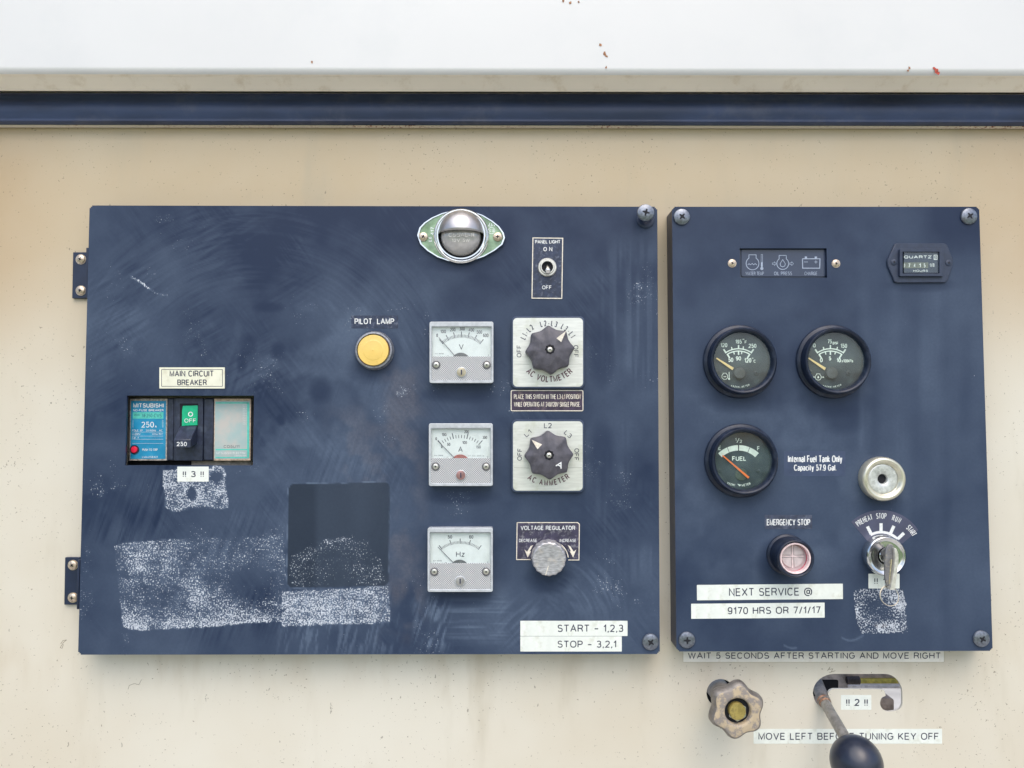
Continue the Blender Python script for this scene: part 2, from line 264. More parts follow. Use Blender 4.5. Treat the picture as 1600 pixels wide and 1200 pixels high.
# ---------------------------------------------------------------- mesh builder in photo pixels + millimetres of height
def rrect(x0, y0, x1, y1, r, n=5):
    pts = []
    for cx, cy, a in ((x1-r, y0+r, -90), (x1-r, y1-r, 0), (x0+r, y1-r, 90), (x0+r, y0+r, 180)):
        for k in range(n+1):
            t = R(a + 90*k/n); pts.append((cx + r*math.cos(t), cy + r*math.sin(t)))
    return pts
def circ(cx, cy, r, n=32): return [(cx+r*math.sin(2*math.pi*k/n), cy-r*math.cos(2*math.pi*k/n)) for k in range(n)]
class MB:
    def __init__(s, org, d0):
        s.org, s.d0, s.V, s.Fc, s.mi, s.m = org, d0, [], [], [], 0
    def p(s, px, py, zr, z):
        q = W(px, py, s.d0+zr/1000.); s.V.append((q.x-s.org.x, -(s.d0+z/1000.)-s.org.y, q.z-s.org.z)); return len(s.V)-1
    def face(s, f): s.Fc.append(tuple(f)); s.mi.append(s.m)
    def prism(s, pts, z0, z1, zr=None, back=False):
        zr = z1 if zr is None else zr
        a = [s.p(x, y, zr, z1) for x, y in pts]; s.face(a)
        b = [s.p(x, y, zr, z0) for x, y in pts]
        for i in range(len(pts)):
            j = (i+1) % len(pts); s.face((a[i], b[i], b[j], a[j]))
        if back: s.face(b[::-1])
        return s
    def flat(s, pts, z, zr=None): s.face([s.p(x, y, z if zr is None else zr, z) for x, y in pts]); return s
    def ring(s, outer, inner, z0, z1, zr=None):
        zr = z1 if zr is None else zr; n = len(outer)
        o1 = [s.p(x, y, zr, z1) for x, y in outer]; i1 = [s.p(x, y, zr, z1) for x, y in inner]
        o0 = [s.p(x, y, zr, z0) for x, y in outer]; i0 = [s.p(x, y, zr, z0) for x, y in inner]
        for i in range(n):
            j = (i+1) % n
            s.face((o1[i], i1[i], i1[j], o1[j])); s.face((o0[i], o1[i], o1[j], o0[j])); s.face((i1[i], i0[i], i0[j], i1[j]))
        return s
    def loft(s, loops, cap=True):
        """loops = [(pts, z)] measured at the last loop's height"""
        zr = loops[-1][1]; L = [[s.p(x, y, zr, z) for x, y in pts] for pts, z in loops]; n = len(L[0])
        for a, b in zip(L, L[1:]):
            for i in range(n): j = (i+1) % n; s.face((a[i], a[j], b[j], b[i]))
        if cap: s.face(L[-1])
        return s
    def lathe(s, cx, cy, prof, zr=0, seg=48, lobes=None):
        c = W(cx, cy, s.d0+zr/1000.); u = U(cx, cy, s.d0); rows = []
        for r, z in prof:
            y = -(s.d0+z/1000.)
            if r == 0: s.V.append((c.x-s.org.x, y-s.org.y, c.z-s.org.z)); rows.append([len(s.V)-1]); continue
            row = []
            for k in range(seg):
                a = 2*math.pi*k/seg; q = r*u*(lobes(a) if lobes else 1)
                s.V.append((c.x+q*math.sin(a)-s.org.x, y-s.org.y, c.z+q*math.cos(a)-s.org.z)); row.append(len(s.V)-1)
            rows.append(row)
        for a, b in zip(rows, rows[1:]):
            if len(a) == 1 and len(b) == 1: continue
            for k in range(seg):
                j = (k+1) % seg
                if len(a) == 1: s.face((a[0], b[k], b[j]))
                elif len(b) == 1: s.face((a[k], b[0], a[j]))
                else: s.face((a[k], b[k], b[j], a[j]))
        return s
    def bar(s, x0, y0, x1, y1, w, z0, z1, w2=None):
        w2 = w if w2 is None else w2; L = math.hypot(x1-x0, y1-y0); nx, ny = -(y1-y0)/L/2, (x1-x0)/L/2
        return s.prism([(x0+nx*w, y0+ny*w), (x1+nx*w2, y1+ny*w2), (x1-nx*w2, y1-ny*w2), (x0-nx*w, y0-ny*w)], z0, z1)
    def stroke(s, pts, w, z, closed=False):
        P = pts + ([pts[0]] if closed else [])
        for i, (a, b) in enumerate(zip(P, P[1:])):
            L = math.hypot(b[0]-a[0], b[1]-a[1]); ex, ey = (b[0]-a[0])/L*w*.35, (b[1]-a[1])/L*w*.35
            nx, ny = -(b[1]-a[1])/L*w/2, (b[0]-a[0])/L*w/2; zz = z + .004*(i % 3)
            s.flat([(a[0]-ex+nx, a[1]-ey+ny), (b[0]+ex+nx, b[1]+ey+ny), (b[0]+ex-nx, b[1]+ey-ny), (a[0]-ex-nx, a[1]-ey-ny)], zz)
        return s
    def arc(s, cx, cy, r0, r1, a0, a1, z, n=16):
        pts = [(cx+r1*math.sin(R(a0+(a1-a0)*k/n)), cy-r1*math.cos(R(a0+(a1-a0)*k/n))) for k in range(n+1)]
        pts += [(cx+r0*math.sin(R(a1+(a0-a1)*k/n)), cy-r0*math.cos(R(a1+(a0-a1)*k/n))) for k in range(n+1)]
        for k in range(n):      # quads, so that no long concave n-gon is needed
            s.flat([pts[k], pts[k+1], pts[2*n-k], pts[2*n+1-k]], z)
        return s
    def tick(s, cx, cy, a, r0, r1, w, z):
        sx, sy = math.sin(R(a)), -math.cos(R(a)); nx, ny = -sy*w/2, sx*w/2
        return s.flat([(cx+sx*r0+nx, cy+sy*r0+ny), (cx+sx*r1+nx, cy+sy*r1+ny), (cx+sx*r1-nx, cy+sy*r1-ny), (cx+sx*r0-nx, cy+sy*r0-ny)], z)
    def text(s, body, x0, x1, y0, y1, z, rot=0, bold=.0, warp=None):
        if all(ch in SF for ch in body):
            mx, my = (x0+x1)/2, (y0+y1)/2; c, n = math.cos(R(rot)), math.sin(R(rot)); H = y1-y0; tw, st = skeleton(body); xs = (x1-x0)/H/max(tw, .3); sw = H*(.138+bold*3.4)*min(1, .34+.66*xs); X1, H1 = (x1-x0)-sw, H-sw
            if tw < .05: X1 = 0
            for i, pl_ in enumerate(st):
                P = [((x/tw-.5)*X1 if X1 else 0, (.5-y)*H1) for x, y in pl_]
                for k_ in (0, -1):      # square the open ends
                    pass
                sp_ = strip(P, sw/2); zz = z+.006*(i % 3); base = len(s.V)
                for a_, b_ in sp_:
                    for X, Y in (a_, b_): s.p(mx+X*c-Y*n, my+X*n+Y*c, z, zz)
                for k_ in range(len(sp_)-1): s.face((base+2*k_, base+2*k_+1, base+2*k_+3, base+2*k_+2))
            return s
        vs, fs = glyphs(body, bold)
        ax, bx = min(v[0] for v in vs), max(v[0] for v in vs); ay, by = min(v[1] for v in vs), max(v[1] for v in vs)
        mx, my = (x0+x1)/2, (y0+y1)/2; c, n = math.cos(R(rot)), math.sin(R(rot)); base = len(s.V)
        for x, y in vs:
            X = ((x-ax)/(bx-ax)-.5)*(x1-x0); Y = (.5-(y-ay)/(by-ay))*(y1-y0)
            s.p(mx+X*c-Y*n, my+X*n+Y*c, z, z)
        for f in fs: s.face([base+i for i in f])
        return s
    def arctext(s, body, cx, cy, r, a0, a1, h, z, wf=.8, bottom=False, bold=0.):
        adv = [SF[ch][0]+.34 for ch in body]; cen = [sum(adv[:k])+adv[k]/2 for k in range(len(body))]; span = max(1e-6, cen[-1]-cen[0])
        for k, ch in enumerate(body):
            if ch == ' ': continue
            a = a0 + (a1-a0)*(cen[k]-cen[0])/span
            x, y = cx+r*math.sin(R(a)), cy-r*math.cos(R(a))
            hh = h; cw = (SF[ch][0]+.14)*h*wf*1.1
            s.text(ch, x-cw/2, x+cw/2, y-hh/2, y+hh/2, z, rot=(a-180 if bottom else a), bold=bold)
        return s
    def tube(s, p0, p1, r0, r1, seg=20, caps=True):
        p0, p1 = Vector(p0), Vector(p1); ax = (p1-p0).normalized(); e = ax.orthogonal().normalized(); g = ax.cross(e); rows = []
        for q, r in ((p0, r0), (p1, r1)):
            row = []
            for k in range(seg):
                a = 2*math.pi*k/seg; v = q + (e*math.cos(a)+g*math.sin(a))*r - s.org
                s.V.append(tuple(v)); row.append(len(s.V)-1)
            rows.append(row)
        for k in range(seg): j = (k+1) % seg; s.face((rows[0][k], rows[0][j], rows[1][j], rows[1][k]))
        if caps: s.face(rows[0][::-1]); s.face(rows[1])
        return s
    def wbox(s, a, b):
        """box between two world corners"""
        x0, y0, z0 = Vector(a)-s.org; x1, y1, z1 = Vector(b)-s.org; n = len(s.V)
        s.V += [(x0, y0, z0), (x1, y0, z0), (x1, y1, z0), (x0, y1, z0), (x0, y0, z1), (x1, y0, z1), (x1, y1, z1), (x0, y1, z1)]
        for f in ((0, 1, 5, 4), (1, 2, 6, 5), (2, 3, 7, 6), (3, 0, 4, 7), (4, 5, 6, 7), (3, 2, 1, 0)): s.face([n+i for i in f])
        return s
    def build(s, name, mats, parent=None, bevel=0, flat=False, angle=32, weld=False, thick=0):
        me = bpy.data.meshes.new(name); me.from_pydata(s.V, [], s.Fc)
        for m in (mats if isinstance(mats, (list, tuple)) else [mats]): me.materials.append(m)
        me.polygons.foreach_set('material_index', s.mi)
        if not flat:
            bm = bmesh.new(); bm.from_mesh(me); bmesh.ops.recalc_face_normals(bm, faces=bm.faces); bm.to_mesh(me); bm.free()
            me.polygons.foreach_set('use_smooth', [True]*len(me.polygons)); me.set_sharp_from_angle(angle=R(angle))
        me.update()
        o = bpy.data.objects.new(name, me); COL.objects.link(o)
        if parent: o.parent = parent
        else: o.location = s.org
        if bevel:
            b = o.modifiers.new('bevel', 'BEVEL'); b.width = bevel/1000.; b.segments = 2; b.limit_method = 'ANGLE'; b.angle_limit = R(40)
        return o
def tag(o, label, cat, group=None):
    o['label'] = label; o['category'] = cat
    if group: o['group'] = group
    return o
def thing(name, px, py, d, label, cat, group=None):
    o = bpy.data.objects.new(name, None); COL.objects.link(o); o.location = W(px, py, d); o.empty_display_size = .01
    return tag(o, label, cat, group)
def mb(root, d0, parent=None): return MB(Vector(root.location), d0)

def screw(parent, root, name, cx, cy, r, d0, z0=0., h=1.6, m=SCREWM, rot=20, zr=None, shank=0, ring=None):
    """pan head; flat dark bars paint the shade of its cross recess"""
    b = mb(root, d0); zr = z0+h if zr is None else zr
    prof = [(r*.97, z0), (r, z0+h*.25), (r*.93, z0+h*.6), (r*.7, z0+h*.86), (r*.42, z0+h*.97), (r*.36, z0+h), (0, z0+h)]
    if shank: prof = [(r*.34, z0-shank), (r*.34, z0)] + prof
    b.lathe(cx, cy, prof, zr=zr, seg=28)
    b.m = 1
    for a in (rot, rot+90):
        c, n = math.cos(R(a)), math.sin(R(a)); L, wv = r*.42, r*.13
        pts = [(L, wv*.5), (wv, wv), (-wv, wv), (-L, wv*.5), (-L, -wv*.5), (-wv, -wv), (wv, -wv), (L, -wv*.5)]
        b.flat([(cx+x*c-y*n, cy+x*n+y*c) for x, y in pts], z0+h+.03+(.01 if a != rot else 0), zr=zr)
    if ring:
        b.m = 0; b.lathe(cx, cy, [(ring, z0-.1), (ring, z0+.35), (r*.9, z0+.35)], zr=zr, seg=28)
    return b.build(name, [m, VOID], parent)

# ================================================================ SETTING
# beige inner wall with the throttle hole and the hook-shaped lever slot
def curve_plate(name, outer, holes, thick, m, org):
    c = bpy.data.curves.new(name, 'CURVE'); c.dimensions = '2D'; c.fill_mode = 'BOTH'; c.extrude = thick/2
    for pts in [outer]+holes:
        sp = c.splines.new('POLY'); sp.points.add(len(pts)-1); sp.use_cyclic_u = True
        for i, (x, z) in enumerate(pts): sp.points[i].co = (x, z, 0, 1)
    o = bpy.data.objects.new(name, c); COL.objects.link(o); bpy.context.view_layer.update()
    me = bpy.data.meshes.new_from_object(o.evaluated_get(bpy.context.evaluated_depsgraph_get()))
    bpy.data.objects.remove(o)
    for v in me.vertices: x, y, z = v.co; v.co = (x, -z, y)
    me.materials.clear(); me.materials.append(m)
    o = bpy.data.objects.new(name, me); COL.objects.link(o); o.location = org; return o
def wpts(pts): return [(W(x, y, 0).x, W(x, y, 0).z) for x, y in pts]
slot = []
def arcp(cx, cy, r, a0, a1, n=8, ry=None):
    ry = r if ry is None else ry
    return [(cx+r*math.cos(R(a0+(a1-a0)*k/n)), cy-ry*math.sin(R(a0+(a1-a0)*k/n))) for k in range(n+1)]
slot += arcp(1304, 1083, 34, 180, 90, ry=30)            # upper left sweep
slot += arcp(1382, 1083, 28, 90, 0, ry=30)              # upper right sweep
slot += arcp(1397, 1098, 13, 0, -90, 6)
slot += arcp(1389, 1098, 14, -90, -180, 6)
slot += [(1376, 1094), (1378, 1090), (1384, 1087)]
slot += arcp(1377, 1083, 6, 0, 90, 4)
slot += [(1368, 1076.5), (1303, 1076.5)]
slot += arcp(1302, 1085, 8, 100, 180, 4)
slot += [(1292, 1092), (1289, 1101), (1283, 1103), (1276, 1099), (1272, 1092)]
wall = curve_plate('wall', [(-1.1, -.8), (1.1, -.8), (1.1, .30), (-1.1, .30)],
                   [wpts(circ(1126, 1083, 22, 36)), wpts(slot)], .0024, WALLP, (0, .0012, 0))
wall['kind'] = 'structure'
# ground outside: pavement, lawn
def sheet(name, x0, x1, y0, y1, z, m):
    me = bpy.data.meshes.new(name); me.from_pydata([(x0, y0, z), (x1, y0, z), (x1, y1, z), (x0, y1, z)], [], [(0, 1, 2, 3)]); me.materials.append(m)
    o = bpy.data.objects.new(name, me); COL.objects.link(o); o['kind'] = 'structure'; return o
sheet('ground', -150, 150, -150, 150, -1.3, mat('pale_concrete', (.46, .44, .40), .85, var=.2, scale=3, dirt=(.3, .28, .24), dscale=.8))
sheet('lawn', -150, 150, -150, -2.6, -1.296, mat('lawn_green', (.10, .17, .05), .9, var=.4, scale=8))

# outer body panel: white painted face above the recess with rounded lip
def extrude_x(name, prof, m, x0=-1.1, x1=1.1, nx=1, parent=None, smooth_angle=50, closed=False):
    """prof = [(d metres before the wall, z metres)]"""
    vs, fs = [], []
    for k in range(nx+1):
        x = x0+(x1-x0)*k/nx
        vs += [(x, -d, z) for d, z in prof]
    n = len(prof)
    for k in range(nx):
        for i in range(n if closed else n-1):
            j = (i+1) % n; a = k*n
            fs.append((a+i, a+j, a+n+j, a+n+i))
    if closed: fs += [tuple(range(n)), tuple(range(nx*n, nx*n+n))[::-1]]
    me = bpy.data.meshes.new(name); me.from_pydata(vs, [], fs); me.materials.append(m)
    me.polygons.foreach_set('use_smooth', [True]*len(fs)); me.set_sharp_from_angle(angle=R(smooth_angle))
    o = bpy.data.objects.new(name, me); COL.objects.link(o)
    if parent: o.parent = parent
    return o
FD = .040
zl = W(800, 116, FD).z
face_m = mat('white_body_paint', (.68, .68, .675), .3, var=.02, scale=6, dirt=(.63, .64, .64), dirt_amt=.5, dscale=9, coat=.3)
lip_m = mat('stained_bounce_lip', (.86, .79, .68), .5, var=.04, scale=30, dirt=(.60, .50, .36), dirt_amt=.55, dscale=55, stretch=(.3, 1, 1))  # beige of the ground bounce painted into the lip colour, with stains
bp = bpy.data.objects.new('body_panel', None); COL.objects.link(bp)
tag(bp, 'white painted outer body panel across the top, above the dark rubber seal', 'body panel')
rr_ = .006
cv = [(FD-rr_+rr_*math.cos(R(a)), zl+rr_-rr_*math.sin(R(a))) for a in range(0, 91, 10)]
extrude_x('face_sheet', [(FD, zl+.45), (FD, zl+.2)]+cv[:7], face_m, parent=bp)
extrude_x('lip', cv[6:]+[(.0275, W(800, 142, .0275).z), (.0262, W(800, 143.4, .0262).z), (.0248, W(800, 143.4, .0262).z+.001), (.024, zl), (.0003, zl+.001)], lip_m, parent=bp)
def blob(px, py, r, d, name, m, parent, n=9, org=Vector((0, 0, 0)), seed=0):
    rng = random.Random(seed); b = MB(org, d)
    pts = []
    for k in range(n):
        a = 2*math.pi*k/n; q = r*(.45+.75*rng.random()); pts.append((px+q*math.cos(a), py+q*math.sin(a)*1.2))
    b.prism(pts, .02, .18); return b.build(name, m, parent)
RUST = mat('rust', (.34, .17, .09), .85, var=.5, scale=900)
RUSTR = mat('red_primer_chip', (.42, .06, .035), .7, var=.3, scale=900)
for i, (x, y, r, m) in enumerate(((938, 70, 2.4, RUST), (945, 84, 3.2, RUST), (948, 88, 1.6, RUST), (947, 105, 2, RUST), (880, 2, 2.4, RUST), (891, 4, 2, RUST), (904, 3, 1.6, RUST),
        (1419, 110, 2.2, RUST), (1421, 106, 2, RUST), (1463, 110, 4.2, RUSTR), (1466, 114, 3, RUSTR), (1459, 106, 1.8, RUSTR), (487, 97, 2, RUST))):
    blob(x, y, r, FD+.0001, 'rust_chip', m, bp, seed=i)
# rubber door seal
z_top, z_bot = W(800, 145, .012).z, W(800, 192, .011).z
hgt = z_top-z_bot
RUB = mat('blue_black_rubber', (.028, .045, .10), .5, var=.3, scale=40, dirt=(.09, .10, .14), dirt_amt=.45, dscale=30, stretch=(.25, 1, 1))
def sp(t, d): return (d, z_top-hgt*t)
seal = extrude_x('rubber_seal', [sp(-.02, .001), sp(0, .0095), sp(.03, .0118), sp(.10, .0125), sp(.18, .0124), sp(.24, .0119), sp(.30, .0124), sp(.42, .0138), sp(.58, .0145),
                  sp(.74, .0138), sp(.86, .0122), sp(.92, .0115), sp(.96, .012), sp(1.0, .0105), sp(1.0, .001)], RUB, closed=True)
tag(seal, 'dark blue rubber door seal running the full width under the white body panel', 'rubber seal')
# steel flange that carries the seal, with rust eating along its edge
m_, ns_, lk_ = nodes('rusty_cream_edge'); p_ = principled(ns_, lk_); co_ = N(ns_, 'ShaderNodeTexCoord').outputs['Object']
c_ = mix(ns_, lk_, ramp(ns_, lk_, noise(ns_, lk_, co_, 330, 4, .7), .52, .6), (.66, .58, .47), (.25, .07, .04))
c_ = mix(ns_, lk_, ramp(ns_, lk_, noise(ns_, lk_, co_, 7, 2), .42, .6), (.64, .58, .48), c_)
lk_.new(c_, p_.inputs[0]); p_.inputs['Roughness'].default_value = .6
zf = W(800, 197, .006).z
fl = extrude_x('seal_flange', [(.0011, z_bot-.0002), (.0055, z_bot-.0002), (.006, z_bot-.0008), (.006, zf+.0006), (.0052, zf), (.0011, zf)], m_, closed=True)
tag(fl, 'thin cream steel edge strip with a line of rust just under the rubber seal', 'edge strip')

# ================================================================ CONTROL PANELS
rng0 = np.random.default_rng(5); TAB = rng0.random((512, 512))
def vn(x, y, seed=0):
    x = x+seed*37.3; y = y+seed*91.7; xi = np.floor(x).astype(int); yi = np.floor(y).astype(int); fx = x-xi; fy = y-yi
    fx = fx*fx*(3-2*fx); fy = fy*fy*(3-2*fy); g = lambda i, j: TAB[(xi+i) % 512, (yi+j) % 512]
    return (g(0, 0)*(1-fx)+g(1, 0)*fx)*(1-fy)+(g(0, 1)*(1-fx)+g(1, 1)*fx)*fy
def fbm(x, y, s, seed=0, o=4):
    t = 0; a = .5; n = 0
    for k in range(o): t = t+a*vn(x/s*2**k, y/s*2**k, seed+k); n += a; a *= .55
    return t/n
def ss(a, b, x): t = np.clip((x-a)/(b-a), 0, 1); return t*t*(3-2*t)
def blobm(x, y, cx, cy, rx, ry): return np.clip(1.25-((x-cx)/rx)**2-((y-cy)/ry)**2, 0, 1)
def band(x, y, x0, x1, y0, y1, f): return ss(x0-f, x0+f, x)*(1-ss(x1-f, x1+f, x))*ss(y0-f, y0+f, y)*(1-ss(y1-f, y1+f, y))
def quadm(x, y, q, f=1.2):
    m = np.ones_like(x)
    for (ax, ay), (bx, by) in zip(q, q[1:]+q[:1]):
        L = math.hypot(bx-ax, by-ay); dd = ((bx-ax)*(y-ay)-(by-ay)*(x-ax))/L + 2.2*(vn(x/5, y/5, 9)-.5)
        m = m*ss(-f, f, dd+3.0*(vn(x/11, y/11, 29)-.55)*(vn(x/3, y/3, 28)))
    return m
def wipes(u, v, cx, cy, seed, fine=2.4):
    r = np.hypot(u-cx, v-cy); a = np.arctan2(v-cy, u-cx)
    return vn(a*3.2, r/fine, seed)*.6+vn(a*7, r/(fine*3), seed+3)*.4
def left_maps(u, v):
    h = .06+.48*(fbm(u, v, 150, 1)-.42)
    h += .15*ss(335, 600, v)+.20*(fbm(u, v, 38, 61)-.5)  # painted hood shade and sky reflection: darkest at the top
    up = (1-ss(520, 600, v))
    r = np.hypot((u-400)*.95, v-640); arcm = ss(150, 230, r)*(1-ss(300, 350, r))*up
    h += arcm*.17*(wipes(u, v, 400, 640, 4, 1.6)-.45)*(.4+1.2*fbm(u, v, 90, 77))+.05*arcm
    h += .26*band(u, v, 140, 640, 560, 1020, 60)*(vn((u*.94+v*.34)/2.3, (v*.94-u*.34)/46, 6)-.5)*ss(.4, .75, fbm(u, v, 75, 63))
    h += .12*(vn((u*.8-v*.6)/2.2, (v*.8+u*.6)/38, 64)-.5)*ss(.45, .75, fbm(u, v, 60, 65))
    h += .30*band(u, v, 150, 480, 350, 640, 40)*(vn((u*.5+v*.87)/2.6, (v*.5-u*.87)/60, 8)-.5)*ss(.35, .7, fbm(u, v, 60, 12))
    h += .5*band(u, v, 440, 620, 920, 1020, 18)*ss(.45, .8, vn((u*.98+v*.2)/2.6, v/26, 14))*.6
    h += band(u, v, 650, 700, 935, 1015, 12)*.5*ss(.4, .8, vn((u*.93+v*.3)/2.6, (v-u*.3)/24, 15))+band(u, v, 700, 790, 935, 1000, 14)*(.12+.28*ss(.4, .8, vn(u/60, v/2.6, 16)))
    h += .2*band(u, v, 780, 850, 940, 1010, 20)*ss(.45, .8, vn((u*.7+v*.7)/3, (v-u)/40, 17))
    h += .17*band(u, v, 860, 980, 880, 960, 25)*ss(.4, .75, wipes(u, v, 840, 980, 18, 3))
    h += .13*band(u, v, 930, 1030, 380, 900, 25)*ss(.4, .75, vn(u/4, v/130, 19))*ss(.3, .6, fbm(u, v, 90, 20))
    h += .16*band(u, v, 340, 620, 480, 760, 40)*ss(.45, .7, fbm(u, v, 55, 21))
    for cx, cy, rx, ry in ((388, 540, 14, 20), (378, 565, 9, 22), (434, 548, 13, 15), (439, 656, 8, 11), (420, 480, 26, 9), (500, 610, 20, 22)):
        h *= 1-.65*np.minimum(1, blobm(u, v, cx, cy, rx, ry))
    for cx, cy, rx, ry in ((584, 575, 42, 26), (720, 615, 60, 16), (720, 775, 60, 16), (720, 935, 58, 14), (855, 620, 66, 18), (860, 905, 40, 24), (720, 412, 60, 14), (590, 548, 38, 34), (940, 550, 22, 60), (940, 712, 22, 60)):
        h *= 1-.6*np.minimum(1, blobm(u, v, cx, cy, rx, ry))
    h = np.clip(h, .03, .9)
    brown = .26*band(u, v, 592, 660, 570, 1000, 20)*ss(.42, .72, fbm(u, v, 45, 24))+.18*band(u, v, 520, 600, 640, 760, 26)*ss(.45, .7, fbm(u, v, 30, 25))
    # patch where a square plate used to be: cleaner paint, faint pale outline
    def sq(g):
        uu, vv = u-529+.012*(v-836), v-836+.016*(u-529); qx = np.abs(uu)-(79+g-9); qy = np.abs(vv)-(81+g-9)
        d_ = np.hypot(np.maximum(qx, 0), np.maximum(qy, 0))+np.minimum(np.maximum(qx, qy), 0)-9; return 1-ss(-.6, .8, d_+.8*(vn(u/7, v/7, 72)-.5))
    ins = sq(0); edge = np.clip(sq(1.6)-sq(-.2), 0, 1)
    h = h*(1-ins*.9)+ins*(.06+.13*ss(488, 500, u)*(1-.5*ss(560, 600, u))*(.5+.5*vn(u/30, v/80, 27))); brown = brown*(1-ins*.8)
    h = np.maximum(h, edge*(.15+.75*ss(.3, .8, vn(u/11, v/11, 30))))
    # adhesive
    res = np.zeros_like(u)
    A = [(177, 852), (196, 846), (320, 839), (445, 838), (448, 974), (330, 980), (215, 989), (191, 977)]
    dens = .47+.42*(fbm(u, v, 46, 31)-.5)+.16*ss(940, 985, v)
    dens -= .20*blobm(u, v, 395, 915, 44, 30)+.10*blobm(u, v, 340, 900, 30, 20)
    res = np.maximum(res, quadm(u, v, A)*dens*1.12)
    B = [(440, 924), (608, 915), (611, 974), (440, 979)]
    res = np.maximum(res, quadm(u, v, B)*(.66+.35*(fbm(u, v, 40, 33)-.5)))
    C = [(452, 868), (500, 842), (560, 834), (575, 838), (600, 880), (607, 915), (452, 921)]
    res = np.maximum(res, quadm(u, v, C, 5)*(.37+.62*(fbm(u, v, 50, 35)-.42)))
    D = [(253, 733), (351, 731), (358, 795), (270, 800), (257, 792)]
    dn = .66+.4*(fbm(u, v, 22, 37)-.5)-.5*blobm(u, v, 300, 772, 8, 12)-.35*blobm(u, v, 312, 797, 26, 6)
    res = np.maximum(res, quadm(u, v, D)*dn)
    ring = np.abs(np.hypot(u-338, v-742)-13); res = np.maximum(res, .8*(1-ss(1, 3.5, ring))*(v < 746)); res = res*(1-.8*blobm(u, v, 338, 745, 11, 9))
    spk = .02+.34*ss(.5, .8, fbm(u, v, 60, 40)); spk += .30*band(u, v, 590, 650, 590, 760, 16)*ss(.4, .7, fbm(u, v, 20, 41))
    spk += .34*band(u, v, 500, 680, 470, 530, 20)*ss(.4, .65, fbm(u, v, 30, 42)) + .22*band(u, v, 900, 1000, 850, 930, 20)*ss(.4, .65, fbm(u, v, 24, 43))
    spk += .16*band(u, v, 135, 240, 730, 1000, 10)*ss(.5, .7, fbm(u, v, 20, 44)) + .3*band(u, v, 970, 1000, 440, 500, 12)
    ln = np.abs((v-437)-.42*(u-205)-4*np.sin(u/12)); spk += .5*(1-ss(1, 4, ln))*(u > 203)*(u < 262)
    res = np.maximum(res, spk*(1-ins*.5))
    tear = (.74+.30*vn(u/5, v/4, 81)+.26*vn((u+.2*v)/22, (v-.1*u)/2.6, 82)-.34*ss(.62, .8, fbm(u, v, 17, 83)))
    res = np.where(res > .3, res*tear, res)
    h = h+.34*ss(.3, .75, res)*(1-.6*ins)*(.6+.8*fbm(u, v, 24, 71))
    clean = ins
    return h, res, brown, clean
def right_maps(u, v):
    h = .07+.44*(fbm(u, v, 140, 51)-.42)+.15*ss(335, 600, v)+.12*(fbm(u, v, 34, 62)-.5)  # lightening downward paints in hood shade and reflected sky
    h += .13*(vn(u/16, v/220, 52)-.5)*band(u, v, 1300, 1540, 400, 1000, 60)
    h += .18*ss(.45, .75, fbm(u, v, 70, 53))*band(u, v, 1060, 1330, 600, 900, 50)
    h += .22*band(u, v, 1345, 1350, 590, 700, 8)*ss(.4, .7, vn(u/5, v/80, 54))+.08*band(u, v, 1395, 1412, 650, 800, 9)*vn(u/3, v/60, 55)
    for cx, cy, rx, ry in ((1158, 625, 60, 22), (1305, 628, 62, 24), (1318, 655, 36, 26), (1300, 565, 66, 66), (1158, 565, 66, 66), (1158, 720, 66, 70), (1376, 790, 44, 22),
                           (1229, 880, 44, 40), (1440, 445, 60, 12), (1205, 885, 24, 40), (1500, 360, 60, 40), (1377, 868, 42, 42)):
        h *= 1-.5*np.minimum(1, blobm(u, v, cx, cy, rx, ry))
    for x0, x1, y in ((1225, 1246, 1008), (1315, 1350, 996)):
        h += .3*(1-ss(.5, 2.5, np.abs(v-y-5*np.sin((u-x0)/9))))*(u > x0)*(u < x1)
    h = np.clip(h, .03, .85)
    res = np.zeros_like(u)
    Q = [(1333, 924), (1345, 918), (1413, 920), (1419, 990), (1347, 991), (1338, 970)]
    dn = (.70+.45*(fbm(u, v, 20, 57)-.5))*(.72+.30*vn(u/5, v/4, 84)+.24*vn(u/20, v/2.6, 85))-.24*blobm(u, v, 1372, 955, 30, 20)
    res = np.maximum(res, quadm(u, v, Q)*dn)
    spk = .01+.22*ss(.55, .8, fbm(u, v, 60, 58)); res = np.maximum(res, spk)
    brown = .9*band(u, v, 1368, 1386, 976, 980, 3)
    return h, res, brown, np.zeros_like(u)

